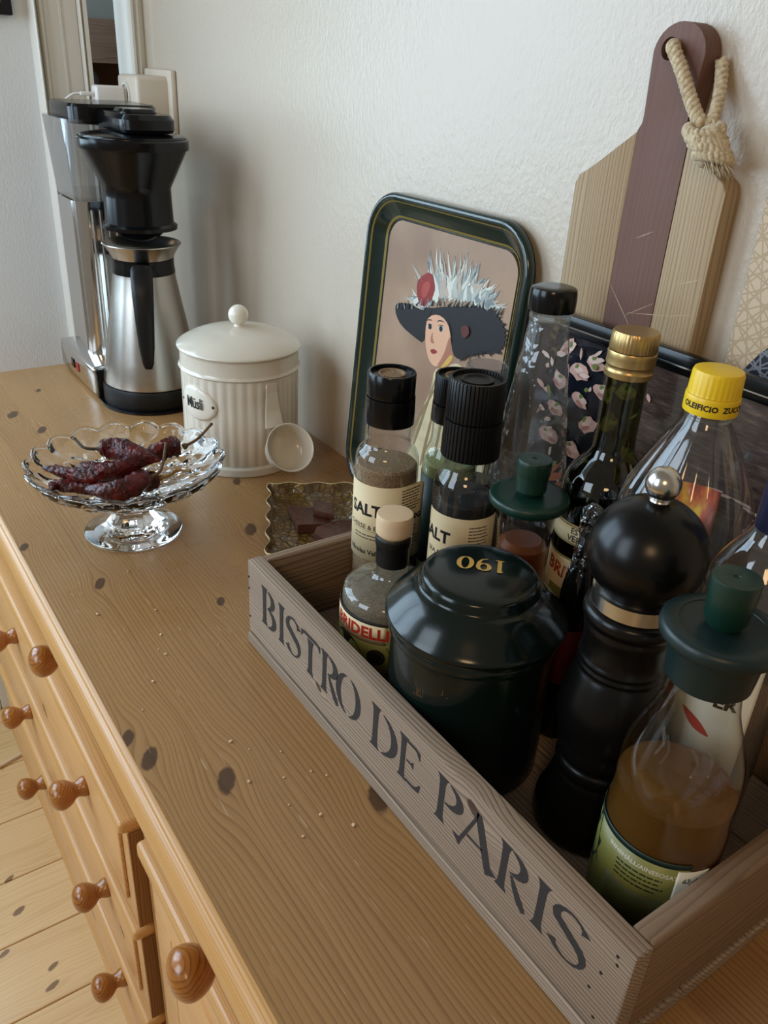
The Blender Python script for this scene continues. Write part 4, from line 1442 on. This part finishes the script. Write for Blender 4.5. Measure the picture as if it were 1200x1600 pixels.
chilli('dark red dried chilli at the back left with a thin dark stalk', [(.032, .026), (.013, .010), (-.014, -.008), (-.022, -.020)], .0935, [0, .002, .003, .002], .0115, [(-.020, -.019, .0955), (-.026, -.036, .098), (-.042, -.042, .104)], 'stemg')
chilli('dried chilli at the back right with a long stalk reaching over the rim', [(.019, .008), (.010, .027), (.006, .046), (.010, .058)], .093, [-.002, 0, .001, .001], .0110, [(.012, .060, .0945), (.010, .078, .100), (-.010, .104, .106)])
chilli('short dried chilli in the middle left with a short dark stalk', [(.030, .016), (.016, -.012), (.002, -.036), (-.014, -.046)], .079, [0, .001, .001, .001], .0115, [(-.013, -.045, .080), (-.016, -.062, .084), (-.022, -.070, .086)], 'stemg')
chilli('long thin dried chilli with its tip pointing far left', [(-.026, -.082), (-.010, -.065), (.012, -.045), (.020, -.012), (.012, .024)], .084, [.001, -.002, -.001, .005, .009], .0095, [(.010, .028, .089), (.004, .040, .094)])
chilli('fat glossy dried chilli at the front with an upright curved stalk', [(.036, -.056), (.051, -.038), (.056, -.016), (.045, .005)], .0795, [.001, .001, .002, .004], .0115, [(.043, .008, .081), (.038, .024, .086), (.014, .040, .104)])
chilli('small curled dried chilli tip at the far left front', [(.014, -.084), (.000, -.077), (.008, -.060), (.022, -.040)], .0735, [.003, 0, -.002, -.001], .0075, None)
chilli('dried chilli under the pile with a pale golden calyx on the right', [(.030, -.020), (.030, .000), (.030, .022)], .0705, [0, 0, .001], .0095, [(.031, .024, .0725), (.036, .034, .076), (.033, .044, .078), (.044, .054, .080)], plain('golden_calyx', '8d6c35', .5))

# ------------------------------------------------------------------ glazed plate and chocolate
pl_ = thing('glazed_plate', 'rectangular amber glazed plate with a wavy pale edge', 'plate', (-.7325, .4270, 0), -math.atan2(.47, .883))
px0, px1, py0, py1 = -.085, .085, -.052, .052
out = []


def wavy(x0, y0, x1, y1, n):
    for i in range(n):
        t_ = i / n
        w = .0026 * math.sin(t_ * n / 6 * PI)
        dx, dy = x1 - x0, y1 - y0
        l = math.hypot(dx, dy)
        out.append((x0 + dx * t_ + dy / l * w, y0 + dy * t_ - dx / l * w))


wavy(px0, py1, px0, py0, 36)
wavy(px0, py0, px1, py0, 54)
wavy(px1, py0, px1, py1, 36)
wavy(px1, py1, px0, py1, 54)
n = len(out)
secs = [(.80, 0.0005), (.84, 0.0003), (.90, .004), (.985, .0115), (1.0, .0132), (.995, .0142), (.975, .0135), (.895, .0068), (.82, .0045), (.78, .0042)]
v, f = [], []
for s, z in secs:
    v += [(a * s if abs(a) < .2 else a, b * s, z) for a, b in out]
for j in range(len(secs) - 1):
    f += [(j * n + i, j * n + (i + 1) % n, (j + 1) * n + (i + 1) % n, (j + 1) * n + i) for i in range(n)]
f += [tuple(range(n))[::-1], tuple(range((len(secs) - 1) * n, len(secs) * n))]
pd = mesh('dish', v, f, 'plate', pl_, True, auto=.7)
rimv, rimf = [], []
for s, z in ((1.0, .0129), (1.003, .0143), (.994, .0150), (.985, .0142)):
    rimv += [(a * s, b * s, z) for a, b in out]
for j in range(3):
    rimf += [(j * n + i, j * n + (i + 1) % n, (j + 1) * n + (i + 1) % n, (j + 1) * n + i) for i in range(n)]
mesh('wavy_rim', rimv, rimf, plain('pale_glaze_edge', 'd8c48e', .15, coat=.6), pl_, True)


def choc(label, pts, z0, z1, tilt=0):
    cx = sum(p[0] for p in pts) / len(pts)
    cy = sum(p[1] for p in pts) / len(pts)
    o = prism('chocolate_piece', [(a - cx, b - cy) for a, b in pts], 0, z1 - z0, 'choc', None, 'XY', bev=.0015)
    o.location = (cx, cy, z0)
    o.rotation_euler = (tilt, tilt * .5, 0)
    return tag(o, label, 'chocolate', 'chocolate on the glazed plate')


choc('flat broken slab of milk chocolate at the left of the glazed plate', [(-.768, .412), (-.742, .440), (-.722, .444), (-.706, .436), (-.704, .424), (-.713, .412), (-.716, .398)], .0050, .0165)
choc('broken end of chocolate slab at the right of the plate', [(-.703, .436), (-.700, .452), (-.680, .462), (-.640, .452), (-.642, .416), (-.690, .404), (-.7015, .414)], .0050, .0185)
choc('small square of chocolate lying on the larger slab', [(-.748, .437), (-.728, .452), (-.706, .440), (-.726, .424)], .0170, .0265, .04)

# ------------------------------------------------------------------ things leaning on the wall
# painted metal tray
LN = math.radians(4.0)
tr = thing('painted_tray', 'dark green metal tray printed with a lady in a feathered hat', 'tray', (-.677, .5225, 0))
tr.rotation_euler = (-LN, 0, 0)
TW, TH = .272, .3595
TC = -.0115
# rim loft: rounded rectangle sections from outer lip inwards
secs = [(0, .008, 0), (.0, .0045, 0), (.0015, .0015, 0), (.004, .0, 0), (.0065, .0008, 0), (.009, .004, 0), (.0230, .0130, 0), (.0262, .0150, 0), (.0285, .0156, 0)]
v, f = [], []
n = None
rings = []
for ins, dep, _ in secs:
    rings.append([(a, dep, b) for a, b in rrect(TW - 2 * ins, TH - 2 * ins, max(.050 - ins, .014), 9, TC, TH / 2 + .001)])
rings.append([(a, .0172, b) for a, b in rrect(TW - .057, TH - .057, .0235, 9, TC, TH / 2 + .001)])
rings.append([(a, .0172, b) for a, b in rrect(TW - .02, TH - .02, .042, 9, TC, TH / 2 + .001)])
rings.append([(a, .009, b) for a, b in rrect(TW, TH, .050, 9, TC, TH / 2 + .001)])
n = len(rings[0])
for r in rings:
    v += r
for j in range(len(rings) - 1):
    f += [(j * n + i, j * n + (i + 1) % n, (j + 1) * n + (i + 1) % n, (j + 1) * n + i) for i in range(n)]
mesh('rim', v, f, 'traygreen', tr, True, auto=.9)


def tri_ring(name, ins0, ins1, dep0, dep1, mat):
    a = rrect(TW - 2 * ins0, TH - 2 * ins0, max(.050 - ins0, .012), 9, TC, TH / 2 + .001)
    b = rrect(TW - 2 * ins1, TH - 2 * ins1, max(.050 - ins1, .012), 9, TC, TH / 2 + .001)
    m_ = len(a)
    mesh(name, [(p, dep0, q) for p, q in a] + [(p, dep1, q) for p, q in b], [(i, (i + 1) % m_, m_ + (i + 1) % m_, m_ + i) for i in range(m_)], mat, tr, True)


tri_ring('gold_line', .0084, .0098, .0030, .0044, 'goldline')
tri_ring('gold_line', .0238, .0262, .0131, .0146, 'goldline')
kp = NT('portrait_ground')
kp.col(kp.ramp(kp.noise(kp.co(), 9, 4), [(.3, hx('8a6c55')), (.7, hx('ad8f75'))]))
kp.set(rough=.45, spec=.35)
prism('picture_ground', rrect(TW - .0575, TH - .0575, .0235, 9, TC, TH / 2 + .001), .0150, .0170, kp.m, tr, 'XZ')
lay = [0]


def pic(name, pts, mat, smooth_=True):
    pts = [(a * .967, b * .967 + .0158) for a, b in pts]
    if smooth_:
        q = []
        for a, b in zip(pts, pts[1:] + pts[:1]):
            q += [(a[0] * .75 + b[0] * .25, a[1] * .75 + b[1] * .25), (a[0] * .25 + b[0] * .75, a[1] * .25 + b[1] * .75)]
        pts = q
    lay[0] += 1
    y = .0149 - lay[0] * .000006
    bm = bmesh.new()
    vs = [bm.verts.new((a, y, b)) for a, b in pts]
    bmesh.ops.triangulate(bm, faces=[bm.faces.new(vs)])
    return from_bm(name, bm, mat, tr, False)


def pm(name, c, var=.25, sc=120):
    return plain(name, c, .5, spec=.3, var=var, vscale=sc)


P_DK, P_SK, P_CR, P_RD, P_WH, P_SH = pm('hat_black', '1d1a1c', .4), pm('skin_print', 'd9a888', .08, 40), pm('dress_print', 'cdbc96', .3, 60), pm('rose_print', '8c2f2a', .4), pm('feather_print', 'd3d6cc', .2), pm('skin_shade', 'a8705a', .1)
pic('dress', [(-.009, .179), (.0083, .1853), (.024, .1963), (.035, .1975), (.0588, .1904), (.090, .15), (.10, .07), (.10, .03), (-.05, .03), (-.0285, .0779), (-.0207, .1275), (-.0063, .1592)], P_CR)
for k_, (x0, z0, x1, z1) in enumerate([(-.004, .172, -.03, .08), (.006, .178, -.012, .06), (.02, .185, .01, .06), (.0, .165, -.04, .09), (.03, .19, .04, .08)]):
    pic('dress_fold', [(x0, z0), (x0 + .003, z0), (x1 + .006, z1), (x1, z1)], pm('fold_%d' % k_, '8b7654'))
pic('neck', [(-.0032, .184), (.007, .1913), (.0157, .2105), (.0221, .2041), (.0225, .1959), (.0088, .1833)], P_SH)
pic('collar', [(.007, .1913), (.0171, .2047), (.0215, .2003), (.0108, .1873), (.0015, .1834)], pm('collar_print', 'c9a850'))
pic('hat_brim', [(-.0966, .2303), (-.0902, .2362), (-.0633, .2403), (-.0313, .2430), (-.0066, .2510), (.0351, .2616), (.0606, .2677), (.0787, .2645), (.0942, .2534), (.0988, .2415), (.0945, .2307), (.0834, .2237), (.0615, .2164), (.0477, .2104), (.0339, .2023), (.0206, .2037), (.011, .2237), (.0032, .2359), (-.0109, .2395), (-.0302, .2347), (-.0344, .2221), (-.0316, .2016), (-.052, .2046), (-.0792, .2105), (-.0927, .2203)], P_DK)
pic('hair', [(-.0048, .242), (.0098, .2356), (.0161, .223), (.0148, .2144), (.0246, .2007), (.042, .2078), (.0514, .2205), (.0284, .2383)], P_DK)
pic('face', [(-.0328, .2309), (-.0225, .2387), (-.0077, .2403), (.0052, .2344), (.0116, .2238), (.0153, .2125), (.0129, .2014), (.004, .1894), (-.0049, .1835), (-.0116, .1826), (-.0216, .1883), (-.0299, .202), (-.0335, .2181)], P_SK)
pic('cheek_shade', [(.0116, .2238), (.0153, .2125), (.0129, .2014), (.004, .1894), (-.0049, .1840), (.001, .1935), (.006, .204), (.008, .215)], P_SH)
pic('nose', [(-.0203, .2216), (-.0226, .2086), (-.017, .2062), (-.0140, .2091), (-.0175, .2105)], P_SH)
for nm, pts in (('eye_white', [(-.0323, .2237), (-.0267, .2268), (-.0214, .2261), (-.0222, .2221), (-.0286, .2198)]), ('eye_white', [(-.0139, .2264), (-.0071, .2306), (.0004, .2295), (-.0008, .225), (-.0086, .2222)])):
    pic(nm, pts, pm('eye_print', 'c4b6a6', .05))
for cx, cz in ((-.0258, .2238), (-.0062, .2264)):
    pic('iris', [(cx + .0034 * math.cos(a), cz + .0034 * math.sin(a)) for a in [2 * PI * i / 8 for i in range(8)]], P_DK)
pic('eye_line', [(-.0328, .2240), (-.0267, .2274), (-.0209, .2266), (-.0267, .2264)], P_DK)
pic('eye_line', [(-.0145, .2268), (-.0071, .2313), (.0010, .2300), (-.0071, .2302)], P_DK)
pic('eyebrow', [(-.034, .2285), (-.0278, .2322), (-.0218, .2314), (-.0275, .2306)], P_DK)
pic('eyebrow', [(-.0163, .2312), (-.0099, .2362), (.0008, .2345), (-.0088, .2344)], P_DK)
pic('lips', [(-.0200, .1985), (-.0142, .2017), (-.0056, .2002), (-.0118, .1958), (-.0173, .1956)], P_RD)
fe_m = [pm('feather_%d' % i, c, .15) for i, c in enumerate(('b5bab2', 'd2d2c6', '9aa39f', '7d8786', 'b8a99a'))]
fr = random.Random(12)
base = [((-.0214, .2563), (-.0492, .3046)), ((-.0155, .2597), (-.0333, .3085)), ((-.0088, .2592), (-.0174, .3104)), ((.0005, .2614), (-.0043, .309)), ((.0097, .2635), (.0098, .3154)), ((.0191, .2637), (.0219, .3158)), ((.028, .2658), (.0327, .3085)), ((.0338, .2671), (.0448, .3072)), ((.0398, .2676), (.0557, .2984)), ((.0457, .268), (.065, .2957)), ((.0516, .2684), (.0697, .2885)), ((-.033, .2475), (-.0637, .2838)), ((-.0392, .244), (-.0672, .2584)), ((-.0459, .2424), (-.0755, .246)), ((.0574, .2688), (.0875, .2741))]
for rep in range(9):
    for (a, b) in base:
        j = lambda s: fr.uniform(-s, s)
        k0 = 1 - .075 * rep
        ax0, az0 = a[0] + j(.005), a[1] + j(.003)
        bx, bz = a[0] + (b[0] - a[0]) * k0 + j(.012), a[1] + (b[1] - a[1]) * k0 + j(.004)
        mx, mz = (ax0 + bx) / 2 + j(.005), (az0 + bz) / 2 + j(.004)
        L, R = stroke([(ax0, az0), ((ax0 + mx) / 2, (az0 + mz) / 2), (mx, mz), ((bx + mx) / 2 + j(.002), (bz + mz) / 2), (bx, bz)], [.0035, .0055, .0045, .0025, .0004] if rep < 5 else [.006, .0085, .007, .004, .0006])
        pic('feather', list(L) + list(R)[::-1], fe_m[fr.randrange(5)], False)
pic('rose', [(-.0595, .2642), (-.0528, .2738), (-.0372, .2831), (-.0265, .2729), (-.0249, .2614), (-.0307, .2502), (-.0425, .2412), (-.0536, .2471)], P_RD)
pic('rose_petal', [(-.050, .262), (-.042, .272), (-.034, .270), (-.036, .258), (-.045, .250)], pm('rose_light', 'a8483c'))
for i in range(26):
    t_ = i / 25
    xx, zz = -.09 + .175 * t_, .2370 + .0310 * min(1, t_ * 1.25) - .004 * (t_ < .2)
    L, R = stroke([(xx, zz - .004), (xx + fr.uniform(-.004, .008), zz + fr.uniform(.002, .006))], [.003, .0006])
    pic('hat_fringe', list(L) + list(R)[::-1], P_DK if i % 2 else fe_m[3], False)
bp_ = spline([(.070, .266, 0), (.0787, .2645, 0), (.0942, .2534, 0), (.0988, .2415, 0), (.0945, .2307, 0), (.0834, .2237, 0), (.0615, .2164, 0), (.0477, .2104, 0), (.0339, .2023, 0)], 6)
for i, p in enumerate(bp_):
    o_ = (p - Vector((.045, .238, 0))).normalized()
    q0 = p - o_ * .004
    q1 = p + o_ * fr.uniform(.001, .005) + Vector((fr.uniform(-.003, .003), fr.uniform(-.003, .003), 0))
    L, R = stroke([(q0.x, q0.y), (q1.x, q1.y)], [.004, .0006])
    pic('hat_fringe', list(L) + list(R)[::-1], P_DK, False)
pic('hat_bow', [(.0269, .2379), (.0399, .2423), (.0438, .2324), (.033, .2255)], pm('bow_print', '5a2a22', .4))

# cutting board with rope
cb = thing('cutting_board', 'wooden cutting board with dark centre stripe and rope loop in its handle', 'cutting board', (-.4415, .5445, 0))
BT = .0175
xl, xr, xh0, xh1 = -.0715, .0705, -.0165, .0305
# planks: left acacia, centre walnut running up into the handle, right acacia
zs_, zt_ = .406, .5155
lft = [(xl, .004), (xh0 - .0003, .004), (xh0 - .0003, .4445), (xl + .012, .4130), (xl + .003, .4085), (xl, .402)]
cen = [(xh0, .004), (xh1, .004), (xh1, .4440), (xh1 - .004, .4500), (xh1 - .004, .4555), (xh1 - .0005, .497)]
cen += [(.0075 + .0225 * math.cos(a), .4945 + .0215 * math.sin(a)) for a in [math.radians(8 + 164 * i / 14) for i in range(15)]]
cen += [(xh0 + .0035, .4560), (xh0 + .003, .4500), (xh0, .4450)]
rgt = [(xh1 + .0003, .004), (xr, .004), (xr, .411), (xr - .003, .4175), (xr - .014, .4240), (xh1 + .0003, .4437)]
prism('plank', lft, 0, BT, 'acacia', cb, 'XZ', bev=.0010)
hole = [(-.0008 + .0075 * math.cos(2 * PI * i / 20), .4990 + .0075 * math.sin(2 * PI * i / 20)) for i in range(20)]
prism('centre_plank', cen, 0, BT, 'walnut', cb, 'XZ', hole=hole)
prism('plank', rgt, 0, BT, 'acacia', cb, 'XZ', bev=.0012)
kr = random.Random(4)
sm_ = plain('pale_scratch', 'c7b08e', .7)
for i in range(26):
    x0 = kr.uniform(-.02, .065)
    z0 = kr.uniform(.24, .37)
    l = kr.uniform(.012, .05)
    an = kr.uniform(.15, .55) if kr.random() < .8 else -.8
    if not (xl + .004 < x0 + l * math.cos(an) < xr - .004):
        continue
    L, R = stroke([(x0, z0), (x0 + l * .5 * math.cos(an), z0 + l * .5 * math.sin(an)), (x0 + l * math.cos(an), z0 + l * math.sin(an))], [.0002, kr.uniform(.0004, .0009), .0002])
    v = []
    for a, b in zip(L, R):
        v += [(a[0], -.00015, a[1]), (b[0], -.00015, b[1])]
    flat_mesh('knife_scratch', v, [(0, 2, 3, 1), (2, 4, 5, 3)], sm_, cb)


def rope(name, path, r, parent, pitch=.012, strands=3):
    P = spline(path, 10)
    for s in range(strands):
        pts = []
        dist = 0
        nrm = None
        for i, p in enumerate(P):
            if i:
                dist += (p - P[i - 1]).length
            t_ = (P[min(i + 1, len(P) - 1)] - P[max(i - 1, 0)]).normalized()
            ref = Vector((0, 1, .1)).normalized()
            u = t_.cross(ref).normalized()
            w = t_.cross(u)
            a = 2 * PI * (dist / pitch + s / strands)
            pts.append(p + u * (math.cos(a) * r * .55) + w * (math.sin(a) * r * .55))
        tube(name, pts, r * .56, 'rope', parent, 8)


rp = thing('rope_loop', 'knotted cream cotton rope threaded through the cutting board handle', 'rope', (-.441, .5435, .4990))
rope('rope_strand', [(.002, .013, .0), (.003, .000, .0015), (.0085, -.0065, -.001), (.0190, -.0075, -.013), (.0285, -.007, -.027), (.0365, -.0065, -.038), (.044, -.006, -.046)], .0047, rp)
rope('rope_strand', [(.0345, .014, -.006), (.040, .010, -.018), (.0455, .004, -.031), (.049, -.003, -.045)], .0043, rp)
for j in range(4):
    z = -.0475 - j * .0056
    x = .0485 + j * .0040
    rr_ = .0110 + (.0012 if j in (1, 2) else 0)
    rope('knot_turn', [(x + rr_ * math.cos(2 * PI * i / 10 + j), -.0085 + rr_ * .85 * math.sin(2 * PI * i / 10 + j), z - .0022 * math.cos(2 * PI * i / 10 + 1.2) - .003 * i / 10) for i in range(11)], .0042, rp, .010)
kr = random.Random(8)
v, f = [], []
for i in range(70):
    a, q = kr.uniform(0, 2 * PI), kr.uniform(.0, .0085)
    p0 = Vector((.0635 + q * math.cos(a), -.0085 + q * math.sin(a), -.066))
    p1 = p0 + Vector((.004 + kr.uniform(-.005, .007), kr.uniform(-.004, .004), -kr.uniform(.006, .0125)))
    d_ = Vector((kr.uniform(-1, 1), kr.uniform(-1, 1), 0)).normalized() * .0008
    e_ = d_.cross(Vector((0, 0, 1)))
    b = len(v)
    v += [p0 + d_, p0 - d_ * .5 + e_ * .8, p0 - d_ * .5 - e_ * .8, p1]
    f += [(b, b + 1, b + 3), (b + 1, b + 2, b + 3), (b + 2, b, b + 3)]
fray = mesh('frayed_end', v, f, 'rope', rp)
fray['kind'] = 'stuff'
lathe('knot_core', rnd([(0, -.078), (.007, -.077), (.010, -.066), (.009, -.054), (0, -.050)], 2), 'rope', rp, 20, loc=(.0550, -.0085, .0065))

# black framed food photograph
fp = thing('framed_photo', 'black framed photograph of prawns on a dark grill behind the bottles', 'picture', (-.335, .5290, 0))
fx0, fx1, fz0, fz1 = -.195, .19, .001, .3005
box('backing', fx0 + .004, fx1 - .004, .003, .0055, fz0 + .004, fz1 - .004, 'photo', fp, 0)
for (nm, a) in (('frame_rail', (fx0, fx1, 0, .009, fz1 - .0165, fz1)), ('frame_rail', (fx0, fx1, 0, .009, fz0, fz0 + .0165)), ('frame_stile', (fx0, fx0 + .0165, 0, .009, fz0 + .0165, fz1 - .0165)), ('frame_stile', (fx1 - .0165, fx1, 0, .009, fz0 + .0165, fz1 - .0165))):
    box(nm, *a, 'black', fp, .0018, 2)
box('bright_edge', fx0 + .0165, fx1 - .0165, -.0004, .0002, fz1 - .0105, fz1 - .0095, 'chrome', fp, 0)
box('brown_part', -.10, fx1 - .0166, .0022, .0031, .18, fz1 - .0166, 'photo2', fp, 0)
fr = random.Random(2)
prm = [pm('prawn_%d' % i, c, .35, 200) for i, c in enumerate(('c9a093', 'd8bcb0', 'a8766a', '6d7a3c', 'b05a34'))]
lay2 = .0020


def blob(cx, cz, w, h, an, m, nm='prawn'):
    global lay2
    lay2 -= .00002
    pts = []
    for i in range(12):
        a = 2 * PI * i / 12
        r = fr.uniform(.78, 1.15)
        x_, z_ = w * r * math.cos(a), h * r * math.sin(a)
        pts.append((cx + x_ * math.cos(an) - z_ * math.sin(an), lay2, cz + x_ * math.sin(an) + z_ * math.cos(an)))
    flat_mesh(nm, pts, [tuple(range(12))], prm[m], fp)


for (cx, cz) in [(-.145, .272), (-.128, .256), (-.148, .242), (-.112, .268), (-.122, .232), (-.148, .216), (-.108, .214), (-.098, .247), (-.150, .189), (-.120, .186), (-.100, .178), (-.085, .225), (-.075, .255), (-.06, .205)]:
    an = fr.uniform(-.6, .9)
    blob(cx, cz, fr.uniform(.009, .012), fr.uniform(.0055, .0075), an, 0)
    blob(cx + fr.uniform(-.004, .004), cz + .002, .006, .003, an, 1)
    blob(cx + fr.uniform(-.005, .005), cz - .003, .005, .002, an, 2)
    blob(cx + fr.uniform(-.006, .006), cz + .004, .003, .0018, an + .7, 3, 'herb')
for i in range(46):
    blob(fr.uniform(-.17, -.05), fr.uniform(.14, .278), fr.uniform(.002, .006), fr.uniform(.0012, .003), fr.uniform(0, 3), fr.choice((0, 1, 1, 2, 3)), 'garnish')
for i in range(16):
    blob(-.135 + fr.uniform(-.02, .035), .158 + fr.uniform(-.012, .012), .012, .0022, fr.uniform(.3, 1.2), 4 if i % 3 else 3, 'vegetable_strip')
for i in range(14):
    blob(.04 + fr.uniform(-.03, .10), .205 + fr.uniform(-.006, .006), fr.uniform(.003, .012), .0012, fr.uniform(-.2, .2), 1, 'pale_fleck')

# scribbled board at the right edge
sp = thing('patterned_board', 'beige scribble-patterned board with a dark rounded motif at the right edge', 'board', (-.16, .5565, 0))
box('panel', -.187, .16, .0, .0045, .0005, .46, 'scrib', sp, .0004, 1)
mt = [(-.169 + .16 * math.cos(a) * .45 + .05, .20 + .135 * math.sin(a)) for a in [2 * PI * i / 40 for i in range(40)]]
prism('dark_motif', mt, -.0004, .0002, 'scribd', sp, 'XZ')
